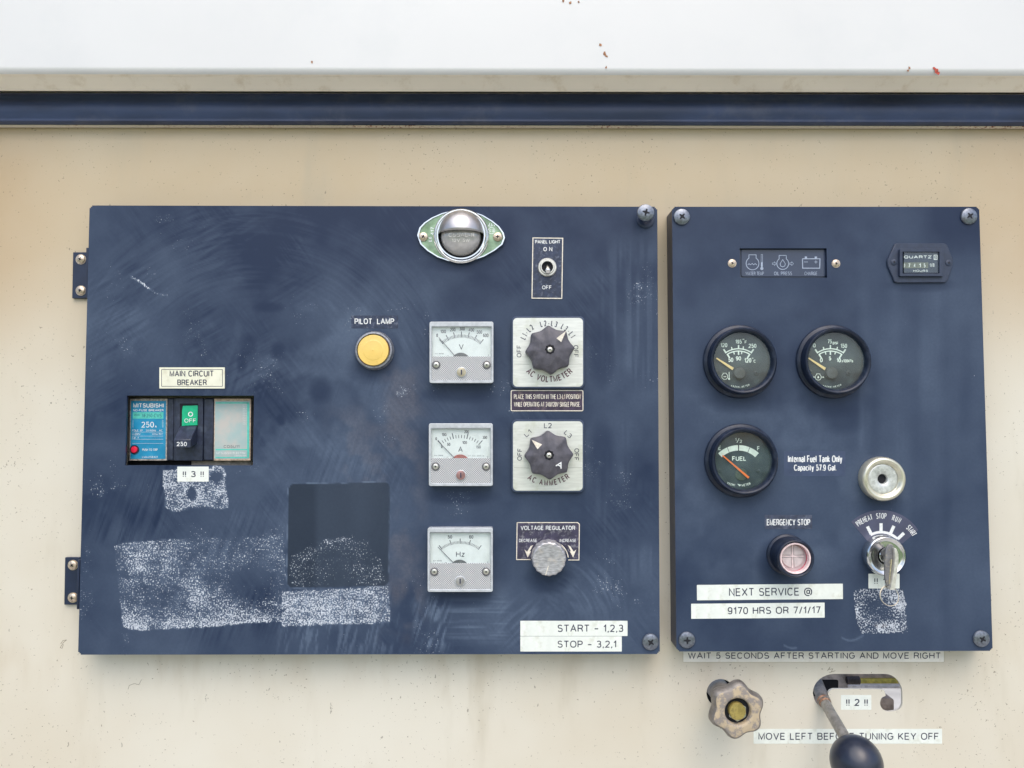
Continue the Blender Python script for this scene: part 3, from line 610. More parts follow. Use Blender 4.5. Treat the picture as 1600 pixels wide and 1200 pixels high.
def control_panel(root, corners, d, holes, maps, chamfer=6, step=2.0):
    (ax, ay), (bx, by), (cx, cy), (dx, dy) = corners       # tl tr br bl
    mid = lambda s, t: ((ax*(1-s)+bx*s)*(1-t)+(dx*(1-s)+cx*s)*t, (ay*(1-s)+by*s)*(1-t)+(dy*(1-s)+cy*s)*t)
    wd, ht = bx-ax, dy-ay; S = list(np.linspace(0, 1, int(wd/step)+1)); T = list(np.linspace(0, 1, int(ht/step)+1)); hs = []
    for (x0, y0, x1, y1) in holes:
        t0, t1 = (y0-ay)/ht, (y1-ay)/ht; tm = (t0+t1)/2; xl = ax*(1-tm)+dx*tm; xr = bx*(1-tm)+cx*tm
        s0, s1 = (x0-xl)/(xr-xl), (x1-xl)/(xr-xl); hs.append((s0, t0, s1, t1))
        for L, vals in ((S, (s0, s1)), (T, (t0, t1))):
            for q in vals: k = min(range(len(L)), key=lambda i: abs(L[i]-q)); L[k] = q
    S = np.array(S); T = np.array(T); SS, TT = np.meshgrid(S, T)
    u = (ax*(1-SS)+bx*SS)*(1-TT)+(dx*(1-SS)+cx*SS)*TT; v = (ay*(1-SS)+by*SS)*(1-TT)+(dy*(1-SS)+cy*SS)*TT
    rx = fwd.x+rgt.x*(u-800)/F+upv.x*(600-v)/F; ry = fwd.y+rgt.y*(u-800)/F+upv.y*(600-v)/F; rz = fwd.z+rgt.z*(u-800)/F+upv.z*(600-v)/F
    t = (DIST-d)/ry; X = t*rx; Z = t*rz
    org = Vector(root.location); co = np.stack([X-org.x, np.full_like(X, -d-org.y), Z-org.z], -1).reshape(-1, 3)
    ny, nx = u.shape; idx = np.arange(nx*ny).reshape(ny, nx)
    f = np.stack([idx[:-1, :-1], idx[1:, :-1], idx[1:, 1:], idx[:-1, 1:]], -1)
    sm = (SS[:-1, :-1]+SS[1:, 1:])/2; tm = (TT[:-1, :-1]+TT[1:, 1:])/2; keep = np.ones_like(sm, bool)
    for s0, t0, s1, t1 in hs: keep &= ~((sm > s0) & (sm < s1) & (tm > t0) & (tm < t1))
    for a in (sm*wd, (1-sm)*wd):
        for b in (tm*ht, (1-tm)*ht): keep &= (a+b > chamfer)
    f = f[keep].reshape(-1, 4)
    me = bpy.data.meshes.new('front_sheet'); me.vertices.add(len(co)); me.vertices.foreach_set('co', co.ravel())
    me.loops.add(len(f)*4); me.loops.foreach_set('vertex_index', f.ravel().astype(np.int32)); me.polygons.add(len(f))
    me.polygons.foreach_set('loop_start', (np.arange(len(f))*4).astype(np.int32)); me.update(calc_edges=True); me.materials.append(PAINT)
    for nm, arr in zip(('dust_and_shade', 'res', 'brown', 'clean'), maps(u, v)):
        at = me.attributes.new(nm, 'FLOAT', 'POINT'); at.data.foreach_set('value', np.clip(arr, 0, 1).ravel().astype(np.float32))
    o = bpy.data.objects.new('front_sheet', me); COL.objects.link(o); o.parent = root
    # folded sides
    c = chamfer; q = lambda s, t: mid(s/wd, t/ht)
    oct_ = [q(c, 0), q(wd-c, 0), q(wd, c), q(wd, ht-c), q(wd-c, ht), q(c, ht), q(0, ht-c), q(0, c)]
    b = MB(org, d); a1 = [b.p(x, y, 0, 0) for x, y in oct_]; a0 = [b.p(x, y, 0, -d*1000+.3) for x, y in oct_]
    for i in range(8): j = (i+1) % 8; b.face((a1[i], a1[j], a0[j], a0[i]))
    b.build('folded_side', NAVYP, root, angle=20)
    for s0, t0, s1, t1 in hs:
        b = MB(org, d); pts = [mid(s0, t0), mid(s1, t0), mid(s1, t1), mid(s0, t1)]
        h1 = [b.p(x, y, 0, 0) for x, y in pts]; h0 = [b.p(x, y, 0, -2.2) for x, y in pts]
        for i in range(4): j = (i+1) % 4; b.face((h1[i], h1[j], h0[j], h0[i]))
        b.build('cutout_edge', NAVYP, root)
LP = thing('control_box', 580, 672, DP, 'large dark navy hinged metal panel with meters, breaker window and white tape residue', 'control panel', 'navy control panels')
control_panel(LP, [(140, 321), (1027, 323), (1031, 1022), (122, 1023)], DP, [(197, 618, 396, 727)], left_maps)
RP = thing('control_box', 1297, 670, DP, 'smaller dark navy metal panel at the right with three round gauges and a key switch', 'control panel', 'navy control panels')
control_panel(RP, [(1050, 323), (1530, 323), (1551, 1017), (1057, 1018)], DP, [(1156, 388, 1292, 434)], right_maps, chamfer=5)
# corner bolts
screw(LP, LP, 'corner_bolt', 1017, 1004, 13, DP, z0=.3, h=2.4, rot=35, ring=None)
screw(LP, LP, 'corner_bolt', 1009.5, 331.5, 13.5, DP, z0=9, h=2.6, rot=15, shank=9)
b = mb(LP, DP); b.lathe(1009, 343, [(14, .05), (14, .8), (12.5, 1.1), (8, 1.1), (5, .3), (4, .3)], seg=32); b.build('washer', NAVYP, LP)
for x, y, rt in ((1066, 338, 40), (1516, 337, 55), (1074, 1001, 0), (1535.5, 999, 30)): screw(RP, RP, 'corner_bolt', x, y, 13, DP, z0=.3, h=2.4, rot=rt)
# hinges on the left panel
for y0, y1, ys, xs, xr, fy0, fy1 in ((394, 466, (404.5, 453.5), 124.5, 136, 387, 465), (871, 945, (883.5, 934.5), 112, 122.5, 875, 952)):
    x0 = xs-11.5
    b = mb(LP, 0.0); b.prism([(x0+1, y0), (xr+2, y0), (xr+1, y1), (x0-.5, y1)], .1, 3); b.prism([(xr-1.5, fy0), (xr+2, fy0), (xr+.5, fy1), (xr-3, fy1)], 3, 17, zr=17)
    h = b.build('hinge', NAVYP, LP, bevel=.4)
    for y in ys: screw(h, LP, 'screw', xs, y, 7, 0.003, z0=.2, h=2, m=BRASS, rot=random.uniform(0, 90), ring=8)

# ================================================================ helpers for printed labels
def label(name, px0, py0, px1, py1, d, m, text, txt, cat='label', rot=0, ink=INK, thick=.15, corner=.6, group=None, bold=0., border=None, bm=None):
    """text = [(string, x0, x1, y0, y1)]; rot = tilt in degrees about the centre"""
    cx, cy = (px0+px1)/2, (py0+py1)/2; root = thing(name, cx, cy, d, txt, cat, group)
    c, n = math.cos(R(rot)), math.sin(R(rot)); q = lambda x, y: (cx+(x-cx)*c-(y-cy)*n, cy+(x-cx)*n+(y-cy)*c)
    b = mb(root, d); b.prism([q(*p) for p in rrect(px0, py0, px1, py1, corner, 3)], .02, thick); b.build('backing', m, root)
    b = mb(root, d)
    for s_, x0, x1, y0, y1 in text:
        X, Y = q((x0+x1)/2, (y0+y1)/2); b.text(s_, X-(x1-x0)/2, X+(x1-x0)/2, Y-(y1-y0)/2, Y+(y1-y0)/2, thick+.06, rot=rot, bold=bold)
    b.build('lettering', ink, root, flat=True)
    if border:
        g, wv = border; b = mb(root, d)
        o_ = [q(*p) for p in rrect(px0+g, py0+g, px1-g, py1-g, corner+.4, 3)]; i_ = [q(*p) for p in rrect(px0+g+wv, py0+g+wv, px1-g-wv, py1-g-wv, corner*.6+.2, 3)]
        b.ring(o_, i_, thick-.05, thick+.05); b.build('border', bm or ink, root)
    return root
G_T = 'white printed tape labels'
label('name_plate', 249, 574, 351, 607, DP, CREAM, [('MAIN CIRCUIT', 265, 334, 579, 588.5), ('BREAKER', 277, 323, 593, 602)],
      'cream rectangular MAIN CIRCUIT BREAKER plate with thin dark border, above the breaker', 'sign', border=(3, .8), thick=.8, bold=.012)
label('tape_label', 277, 729, 326, 752.5, DP, PAPER, [('!! 3 !!', 285.5, 318.5, 736, 745.5)], 'small white label reading !! 3 !! just below the circuit breaker', group=G_T, bold=.008)
label('tape_label', 813, 970, 980.5, 993.8, DP, PAPER, [('START – 1,2,3', 871, 974, 976, 987.5)], 'white tape label reading START 1,2,3 at the bottom of the left panel', group=G_T)
label('tape_label', 813, 994.3, 971.5, 1018, DP, PAPER, [('STOP – 3,2,1', 871, 963, 1001, 1012)], 'white tape label reading STOP 3,2,1, lowest on the left panel', group=G_T)
label('tape_label', 1089, 913, 1317, 937, DP, PAPER, [('NEXT SERVICE @', 1139, 1269, 918.5, 931)], 'white tape label reading NEXT SERVICE @ on the right panel', group=G_T, rot=-.5)
label('tape_label', 1080, 942.5, 1288.5, 966, DP, PAPER, [('9170 HRS OR 7/1/17', 1137, 1282, 948.3, 959.5)], 'white tape label reading 9170 HRS OR 7/1/17 under the service label', group=G_T, rot=-.5)
label('tape_label', 1357, 896.5, 1405.5, 919.5, DP, PAPER, [('!! 1 !!', 1366, 1398, 903, 912.5)], 'small white label behind the hanging key, its number hidden', group=G_T, bold=.008)
label('tape_label', 1067, 1003, 1475.5, 1035, 0.0, PAPERW, [('WAIT 5 SECONDS AFTER STARTING AND MOVE RIGHT', 1075, 1470, 1019.5, 1029.3)], 'long beige label on the wall tucked under the right panel, WAIT 5 SECONDS', group=G_T, border=(0, .5), bm=mat('label_shadow_tan', (.38, .32, .22), .6))  # tan border paints the thin shadow line around this label
label('tape_label', 1314, 1086, 1361.5, 1109, 0.0, PAPER, [('!! 2 !!', 1322, 1356, 1092, 1103)], 'small white label reading !! 2 !! inside the bend of the lever slot', group=G_T, bold=.008)
label('tape_label', 1177.5, 1139, 1472, 1162, 0.0, PAPER, [('MOVE LEFT BEFORE TUNING KEY OFF', 1185, 1467, 1145, 1156)], 'long white label on the wall below the slot, partly behind the lever', group=G_T)
G_D = 'dark film labels on the panels'
label('film_label', 549, 493, 622, 513, DP, LABELD, [('PILOT', 554, 581.5, 497.5, 506.5), ('LAMP', 589, 616, 497.5, 506.5)], 'dark label with white PILOT LAMP lettering above the yellow lamp', ink=WHITEI, group=G_D, bold=.012)
label('film_label', 1225, 705, 1321, 744, DP, mat('clear_film', (.045, .065, .125), .3, var=.1, scale=100), [('Internal Fuel Tank Only', 1231, 1316, 711.5, 722.5), ('Capacity 57.9 Gal.', 1240.5, 1307, 725.8, 735.6)],
      'translucent dark label with white fuel tank capacity text beside the fuel gauge', ink=WHITEI, group=G_D, corner=2, thick=.06, bold=.022)
label('film_label', 1195, 804.5, 1269, 826.5, DP, mat('clear_film2', (.05, .06, .10), .3, var=.3, scale=200, dirt=(.16, .18, .24)), [('EMERGENCY STOP', 1198, 1266, 811, 821)],
      'dark label with white EMERGENCY STOP lettering above the red stop button', ink=WHITEI, group=G_D, thick=.06, bold=.02)
label('notice_plate', 798, 609.5, 911.5, 642.5, DP, mat('notice_dark', (.045, .03, .06), .35, var=.3, scale=200, dirt=(.2, .15, .15)), [('PLACE THIS SWITCH IN THE L3-L1 POSITION', 803, 907, 616, 623.5), ('WHILE OPERATING AT 240/120V SINGLE PHASE.', 803, 907, 628, 635.5)],
      'dark notice with cream border and two lines of text between the two rotary switches', 'sign', ink=CREAMI, border=(0, 1.3), bm=CREAMI, corner=2, thick=.3, bold=.012)

# ================================================================ MAIN BREAKER
bk = thing('circuit_breaker', 296, 672, DP-.010, 'black moulded circuit breaker in the panel window, green OFF flag and blue plate showing', 'circuit breaker')
DB = DP-.010
b = mb(bk, DB); b.prism([(202, 622), (393, 622), (391.5, 720), (201, 720)], -11, 0); b.build('case', BLACKP, bk, bevel=.6)
b = mb(bk, DB); b.prism([(299, 720), (393, 720), (393, 729), (299, 729)], -11, -7, zr=-7); b.build('gap_strip', mat('grimy_beige', (.42, .38, .33), .6, var=.3, scale=200), bk)
b = mb(bk, DB); b.prism([(200, 720.5), (297, 720.5), (297, 729), (200, 729)], -11, -8, zr=-8); b.build('gap_strip', VOID, bk)  # dark strip stands for the shade in the gap under the breaker
b = mb(bk, DB); b.prism([(273.5, 622), (317, 622), (316.5, 720), (273, 720)], 0, 2.2); b.prism([(318.8, 623), (333, 623), (332.5, 719), (318.2, 719)], 0, 1.2); b.prism([(262.5, 623), (271, 623), (270.6, 719), (262, 719)], 0, .8); b.build('escutcheon', BLACKP, bk, bevel=.5)
b = mb(bk, DB); b.prism([(281, 630.5), (309.5, 630.5), (309.2, 668), (281, 668)], 2.2, 2.35); b.build('handle_opening', VOID, bk)
b = mb(bk, DB); b.prism([(285.5, 634), (308.8, 633.5), (308.3, 664.5), (283.8, 665.8), (284.2, 642)], 2.36, 3.2); fg = b.build('off_flag', mat('green_plastic', (.006, .42, .21), .35, var=.12, scale=200), bk, bevel=.3)
b = mb(bk, DB); b.ring(circ(297.7, 647.2, 3.9, 20), circ(297.7, 647.2, 2.5, 20), 3.2, 3.35); b.text('OFF', 288.2, 306.2, 654, 660.3, 3.35); b.build('lettering', WHITEI, fg, flat=True)
# toggle handle thrown down: stem widening to an angled end block
def worldprism(b, A, B):
    """frustum between two photo quads at own heights: A=(pts, z), B=(pts, z)"""
    a = [b.p(x, y, A[1], A[1]) for x, y in A[0]]; c = [b.p(x, y, B[1], B[1]) for x, y in B[0]]
    for i in range(4): j = (i+1) % 4; b.face((a[i], a[j], c[j], c[i]))
    b.face(c); b.face(a[::-1])
b = mb(bk, DB)
worldprism(b, ([(282, 665), (308, 665), (308, 692), (282, 692)], 2.4), ([(271.5, 687), (298, 687), (298, 699.5), (271.5, 699.5)], 16))
hd = b.build('handle', BLACKP, bk, bevel=.5)
b = mb(bk, DB); b.text('250', 276, 292, 690.5, 697, 16.15, bold=.01); b.build('lettering', WHITEI, hd, flat=True)
# left plate
b = mb(bk, DB); b.prism([(203, 623), (261.5, 623), (260.5, 719.5), (202.3, 719.5)], 0, .5); pl = b.build('rating_plate', mat('corroded_plate_edge', (.36, .33, .30), .6, .2, var=.4, scale=700), bk)
BLUE = mat('cyan_blue_print', (.008, .24, .44), .4, var=.15, scale=60, dirt=(.10, .38, .46), dirt_amt=.35)
TEAL = mat('teal_print', (.10, .55, .46), .4, var=.1)
b = mb(bk, DB); b.prism([(205, 626.5), (259.3, 626.5), (258.5, 717), (203.6, 717)], .5, .62)
b.m = 1; b.flat([(207.5, 644), (255.5, 644), (255.2, 654.2), (207.3, 654.2)], .68); b.build('printed_face', [BLUE, TEAL], pl)
b = mb(bk, DB); z = .74
b.text('MITSUBISHI', 208, 256, 630, 637, z, bold=.02); b.text('NO-FUSE BREAKER', 208, 255.5, 639.3, 642.7, z, bold=.015)
b.m = 1; b.text('MODEL', 209.5, 219, 646.6, 649.6, z); b.text('NF250-CWS', 222, 252.5, 646.4, 652.2, z)
b.m = 0; b.text('250', 221, 240.5, 659, 668, z); b.text('A', 242, 245, 664.8, 668.2, z, bold=.02)
b.text('POLE 3P   50/60Hz   AC', 206.5, 254, 671, 674, z); b.text('U-600V', 206.5, 219.5, 676.8, 680, z); b.text('Uimp 8kV', 238, 254.5, 676.8, 680, z); b.text('Cat. A', 206.5, 217, 682.4, 685.4, z); b.text('---- ----', 241, 254, 683.8, 684.6, z)
for y in (674.9, 681.2, 686.2, 692.6): b.flat([(206.5, y), (255, y), (255, y+.35), (206.5, y+.35)], z)
for x in (207.5, 254.3): b.flat([(x, 656), (x+.4, 656), (x+.4, 668), (x, 668)], z)
b.text('PUSH TO TRIP', 222.5, 246.5, 700.8, 704.5, z, bold=.01); b.text('LMA258321', 222, 246.5, 712.6, 715.6, z)
b.build('lettering', [WHITEI, mat('teal_ink', (.01, .10, .16), .5)], pl, flat=True)
b = mb(bk, DB); b.lathe(211, 702.5, [(7.2, .5), (7.2, 1.1), (5.8, 1.1), (5.8, .8), (0, .8)]); b.build('trip_button_well', BLACKP, bk)
b = mb(bk, DB); b.lathe(211, 702.5, [(5, .8), (5, 1.9), (4.4, 2.3), (0, 2.4)]); b.build('trip_button', mat('red_button', (.75, .02, .06), .3, var=.1), bk)
# right plate, worn
b = mb(bk, DB); b.prism([(335, 623), (392.3, 623), (391, 719.5), (334, 719.5)], 0, .5); pr = b.build('worn_plate', mat('tan_plate_edge', (.50, .38, .28), .6, var=.3, scale=500), bk)
m_, ns_, lk_ = nodes('worn_teal_print'); p_ = principled(ns_, lk_); co_ = N(ns_, 'ShaderNodeTexCoord').outputs['Object']
c_ = mix(ns_, lk_, ramp(ns_, lk_, noise(ns_, lk_, co_, 55, 5, .6), .35, .7), (.34, .47, .47), (.50, .48, .45))
lk_.new(c_, p_.inputs[0]); p_.inputs['Roughness'].default_value = .4
b = mb(bk, DB); b.prism([(336, 626.5), (390.3, 626.5), (389, 717), (335, 717)], .5, .6); b.build('printed_face', m_, pr)
b = mb(bk, DB)
for x0, y0, x1, y1 in ((337, 628.5, 387, 630.6), (386, 628.5, 389.5, 715.5), (337, 701.5, 386, 703.4), (336.5, 714, 386, 715.8)): b.flat([(x0, y0), (x1, y0), (x1, y1), (x0, y1)], .66)
b.m = 1; b.text('CO5U11', 349.5, 374, 695.5, 699.8, .7); b.m = 2
b.text('MITSUBISHI ELECTRIC', 338, 384.5, 706.4, 709.6, .7); b.text('CORPORATION', 366, 384.5, 711, 713.4, .7)
for k in range(12): b.text(('600V', '25kA', '30kA', '500V')[k % 4], 379, 385.5, 632+k*2.7, 633.6+k*2.7, .7)
b.build('lettering', [TEAL, mat('grey_ink', (.12, .13, .14), .5), WHITEI], pr, flat=True)

# ================================================================ PANEL LAMP
la = thing('panel_lamp', 721, 369, DP, 'chrome eye-shaped lamp with a hooded clear lens at the top of the left panel', 'lamp')
out = [(651, 368), (654.5, 356), (662, 348), (674, 340), (690, 333), (704, 329.5), (720, 328), (738, 330), (755, 336), (770, 345), (781, 354), (788, 364), (790, 372), (786, 382.5), (774, 392), (757, 401.5), (738, 408), (720, 410.5), (700, 408.5), (683, 402.5), (667, 392.5), (656, 382)]
def scaled(pts, k, cx=721, cy=369.5): return [(cx+(x-cx)*k, cy+(y-cy)*k) for x, y in pts]
b = mb(la, DP); b.loft([(out, 0), (out, 2.2), (scaled(out, .985), 3.2)], cap=False); b.loft([(scaled(out, .985), 3.2), (scaled(out, .95), 3.2), (scaled(out, .935), 2.2)], cap=False); b.m = 1; b.flat(scaled(out, .936), 2.2, zr=2.2); b.build('base_plate', [CHROME, mat('grass_reflection_chrome', (.24, .34, .22), .3, .6, var=.3, scale=120, dirt=(.12, .20, .09), dirt_amt=.6, dscale=90)], la, angle=25)  # green reflection of grass painted into the colour of the plate floor
b = mb(la, DP); b.lathe(721, 370, [(43.5, 2.2), (43, 3.6), (41.5, 4.4), (40.2, 3.7), (39.5, 4.6), (37.5, 6.2), (35.6, 6.2), (34.8, 5.0), (34.6, 2.4)], seg=64); b.build('bezel_ring', CHROME, la)
b = mb(la, DP); b.lathe(721, 370, [(35, 2.4), (0, 2.4)]); b.build('lamp_well', VOID, la)
LENS = mat('grey_glass_lens', (.50, .48, .47), .12, .15, var=.12, scale=160, bmp=.25, coat=.8, dirt=(.45, .43, .40), dirt_amt=.5, dscale=120)
b = mb(la, DP); b.lathe(720.5, 370.5, [(31.2*math.cos(R(a)), 2.6+12.5*math.sin(R(a))) for a in range(0, 90, 6)]+[(0, 15.1)]); le = b.build('lens', LENS, la)
b = mb(la, DP); b.text('CSSAL-R', 701, 741, 364, 370, 15.6); b.text('12V 5W', 706, 734, 373, 378, 15.3); b.build('moulded_text', mat('pale_glass_text', (.68, .66, .62), .3), le, flat=True)
b = mb(la, DP); c0 = W(721, 368, DP); u0 = U(721, 368, DP); rows = []
for ph in [100]+list(range(90, -3, -6)):
    row = []
    for k in range(33):
        t = math.pi*k/32; rad = 35.6*u0*math.sin(t); x = 35.6*u0*math.cos(t)
        b.V.append((c0.x+x-b.org.x, -(DP+.003+rad*math.cos(R(ph))*.92)-b.org.y, c0.z+rad*math.sin(R(ph))*1.06-b.org.z)); row.append(len(b.V)-1)
    rows.append(row)
for r0, r1 in zip(rows, rows[1:]):
    for k in range(32): b.face((r0[k], r1[k], r1[k+1], r0[k+1]))
hd = b.build('hood', mat('dull_hood_chrome', (.50, .48, .48), .38, .9, var=.1, scale=90, dirt=(.38, .34, .32), dirt_amt=.5), la, angle=80); sm_ = hd.modifiers.new('shell', 'SOLIDIFY'); sm_.thickness = .0006
screw(la, la, 'screw', 661, 369.5, 7.2, DP, z0=2.3, h=1.8, m=BRASS, rot=30); screw(la, la, 'screw', 777.5, 369.5, 7.2, DP, z0=2.3, h=1.8, m=BRASS, rot=10)
b = mb(la, DP); b.text('417', 669.5, 681.5, 358.5, 363.5, 2.35, rot=-90); b.text('E6', 668.5, 676, 371.5, 376, 2.35, rot=-90)
b.text('417', 763, 775, 348.5, 353.5, 2.35, rot=180); b.text('E3', 764.5, 771.5, 358, 362.5, 2.35, rot=180); b.ring(circ(768, 360.3, 5.4, 24), circ(768, 360.3, 4.8, 24), 2.2, 2.35)
b.build('embossed_text', mat('raised_chrome', (.8, .8, .8), .3, .6), la, flat=True)

# ================================================================ TOGGLE SWITCH
ts = thing('toggle_switch', 855, 419, DP, 'small chrome toggle switch on a narrow dark PANEL LIGHT plate', 'switch')
b = mb(ts, DP); b.prism([(832, 371), (880, 371.5), (878.5, 467), (830.5, 466.5)], .02, .5); b.build('plate', LABELD, ts)
b = mb(ts, DP); b.ring([(832, 371), (880, 371.5), (878.5, 467), (830.5, 466.5)], [(833.4, 372.4), (878.5, 372.9), (877.1, 465.5), (832, 465.1)], .4, .56); b.build('border', CREAMI, ts)
b = mb(ts, DP); b.text('PANEL LIGHT', 836, 875.5, 375, 380.5, .62, bold=.02); b.text('O N', 849, 863, 386, 392.5, .62, bold=.01); b.text('OFF', 847, 862, 446, 452, .62, bold=.01); b.build('lettering', WHITEI, ts, flat=True)
b = mb(ts, DP); b.lathe(855, 418, [(14.6, .5), (14.6, 1.6), (13.6, 2.2), (11.5, 2.2), (10.6, 3.2), (9, 3.2), (8.6, 1.0), (8.6, .6)]); b.build('nut', SATIN, ts)
b = mb(ts, DP); b.lathe(855, 418, [(8.7, .9), (0, .9)]); b.build('socket', VOID, ts)
p0 = W(855, 414, DP+.001); p1 = W(856, 423.5, DP+.011)
b = mb(ts, DP); b.tube(p0, p1, .0011, .0023); b.tube(p1, p1+(p1-p0)*.05, .0023, .0017); b.build('lever', CHROME, ts)

# ================================================================ PILOT LAMP
pi_ = thing('pilot_lamp', 584.5, 549, DP, 'round yellow pilot lamp with a dull metal collar', 'lamp')
b = mb(pi_, DP); b.lathe(585.5, 548, [(30.4, 0), (30.4, 1.2), (29.4, 2.0), (29, 4.6), (28.2, 5.4), (26, 5.6), (25.4, 5.0), (25, 3.2), (24, 3.2)], zr=0, seg=64); b.build('collar', mat('dull_grey_metal', (.27, .28, .31), .4, .6, var=.25, scale=500, bmp=.2), pi_)
b = mb(pi_, DP); prof = [(25.2, 3.0), (24.2, 3.2), (24.0, 5.4)]
for k in range(0, 24): r = 23.6-k; prof.append((r, 6.0+(.28 if (k % 2 and r < 15) else 0)+.035*k))
prof.append((0, 6.9)); b.lathe(585, 548, prof, seg=64)
yl = b.build('lens', mat('amber_lens', (.80, .56, .15), .28, var=.06, scale=60, dirt=(.72, .47, .10), dirt_amt=.5, coat=.4), pi_, angle=60)
b = mb(pi_, DP); b.ring(circ(584.5, 549, 25.4, 48), circ(584.5, 549, 24.2, 48), 5.0, 5.3); b.build('gasket', mat('maroon_gasket', (.10, .03, .02), .5), pi_)

# ================================================================ SQUARE METERS
def meter(name, x0, y0, x1, y1, txt, kind):
    cx, cy = (x0+x1)/2, (y0+y1)/2; t = thing(name, cx, cy, DP, txt, 'meter', 'square panel meters in a column'); Z = 9.0
    b = mb(t, DP); o_ = rrect(x0, y0, x1, y1, 3); i_ = rrect(x0+3.2, y0+7.5, x1-3.2, y1-4, 1.2)
    b.loft([(o_, 0), (o_, Z-1)], cap=False); b.ring(o_, i_, Z-2.6, Z)
    b.loft([(i_, Z), (rrect(x0+4, y0+8.5, x1-4, y1-4.8, 1), Z-.9)], cap=False); b.build('case', CASE, t, bevel=.35, angle=30)
    ys = y0+54.5+(1.5 if kind == 'Hz' else 0)
    b = mb(t, DP); b.prism([(x0+4, y0+8), (x1-4, y0+8), (x1-4, ys), (x0+4, ys)], Z-4, Z-3.4); b.build('scale_plate', METERW, t)
    b = mb(t, DP); b.prism([(x0+3.6, ys), (x1-3.6, ys), (x1-3.6, y1-4.4), (x0+3.6, y1-4.4)], Z-4, Z-.7); b.build('lower_cover', HATCH, t)
    b = mb(t, DP); b.prism([(x0+3.8, y0+8), (x1-3.8, y0+8), (x1-3.8, ys), (x0+3.8, ys)], Z-1.3, Z-.9); b.build('window', CLEAR, t)
    pcx, pcy = cx-1, ys+13
    b = mb(t, DP); zz = Z-3.3
    half = [(pcx+15*math.sin(R(a)), min(ys-.2, ys+9-15*math.cos(R(a)))) for a in range(-52, 53, 8)]
    b.prism(half, zz-.1, zz+.5); b.build('movement_cover', mat('red_movement' if kind == 'A' else 'dark_movement', (.38, .06, .05) if kind == 'A' else (.05, .055, .07), .4), t)
    k = mb(t, DP)
    tc, ty = cx+(0 if kind != 'A' else -1), y0+(69.5 if kind == 'V' else 68 if kind == 'A' else 73)
    if kind == 'V':
        A = 39.5
        for i in range(31): a = -A+2*A*i/30; k.tick(tc, ty, a, 44.6, 49.5 if i % 5 else 54, .75 if i % 5 else 1.2, zz)
        for i, s_ in enumerate(('0', '100', '200', '300', '400', '500', '600')):
            x, y = ((683, 524), (692.5, 518), (707.5, 515), (722, 513.7), (736.5, 515.5), (749, 518.8), (759, 524))[i]; wd = 2.6 if s_ == '0' else 8.6
            k.text(s_, x-wd/2, x+wd/2, y-2.7, y+2.7, zz, bold=.012)
        k.text('V', 717, 724.5, 537.5, 546, zz)
    elif kind == 'A':
        A = 40
        for i in range(16): a = -A+2*A*i/15; mj = i % 5 == 0; k.tick(tc, ty, a, 45, 54 if mj else 50, 1.3 if mj else .9, zz)
        for s_, x, y in (('0', 681.5, 685.5), ('100', 694, 679), ('200', 729, 674.5), ('300', 757.5, 683.5), ('50', 701, 694.3), ('100', 726, 691.5), ('150', 747.5, 698.5), ('0', 690.3, 697.8)):
            wd = 2.4 if s_ == '0' else 5 if s_ == '50' else 7.2; k.text(s_, x-wd/2, x+wd/2, y-2.4, y+2.4, zz, bold=.012)
        k.text('A', 716, 723, 698, 706.2, zz)
    else:
        A = 36
        for i in range(31): a = -A+2*A*i/30; mj = i in (8, 15, 22, 0, 30); k.tick(tc, ty, a, 48, 56 if mj else 52, 1.2 if mj else .7, zz)
        k.text('50', 699.5, 706.5, 836.3, 841.6, zz, bold=.01); k.text('60', 733, 739.6, 836.3, 841.6, zz, bold=.01); k.text('Hz', 712.5, 726, 861.5, 870.2, zz)
    k.text('KY-9818', x0+9, x0+22, ys-5.2, ys-3.4, zz); k.text('-- . 1.5', x0+12, x0+30, ys-2, ys-1, zz); k.text('E', x1-8.5, x1-7, ys-3, ys-.6, zz)
    if kind == 'A': k.text('CT 5A 250/5', x1-39, x1-14, ys-4.6, ys-3.0, zz)
    k.build('printing', INK, t, flat=True)
    n = mb(t, DP); tip = {'V': (685.5, 527), 'A': (683.5, 688.5), 'Hz': (684, 854.5)}[kind]; n.bar(tip[0], tip[1], pcx-9, ys-.5, .7, Z-2.4, Z-2.2, 1.1); n.build('needle', INK, t)
    for sx in (x0+10.5, x1-10.5):
        s_ = mb(t, DP); s_.lathe(sx, ys+13, [(6.4, Z-.8), (6.4, Z-.2), (5.4, Z)], zr=Z); s_.lathe(sx, ys+13, [(5.4, Z-.1), (0, Z-.1)], zr=Z); s_.build('screw_well', mat('grey_ring', (.12, .12, .13), .4), t)
        screw(t, t, 'screw', sx, ys+13, 4.4, DP, z0=Z-.1, h=.8, m=SATIN, rot=random.uniform(0, 90))
    s_ = mb(t, DP); s_.lathe(cx, y1-17, [(8.2, Z-.8), (8.2, Z), (7.2, Z+.3)], zr=Z); s_.build('adjuster_ring', CASE, t)
    s_ = mb(t, DP); s_.lathe(cx, y1-17, [(7.4, Z-.1), (7.2, Z+.3), (4.6, Z+.7), (0, Z+.7)], zr=Z); s_.m = 1; s_.flat([(cx-1, y1-21), (cx+1, y1-21), (cx+1, y1-13), (cx-1, y1-13)], Z+.78)
    s_.build('zero_adjuster', [mat('adj_'+kind, {'V': (.42, .38, .28), 'A': (.30, .17, .16), 'Hz': (.32, .32, .31)}[kind], .35, .3, var=.2), INK], t)
    return t
meter('voltmeter', 671, 502.5, 771, 598.5, 'square clear-cased voltmeter marked V, topmost of the three square meters', 'V')
meter('ammeter', 670, 661.5, 770, 759.5, 'square clear-cased ammeter marked A with a red movement, middle square meter', 'A')
meter('frequency_meter', 668, 824.5, 770, 925, 'square clear-cased frequency meter marked Hz, lowest of the square meters', 'Hz')

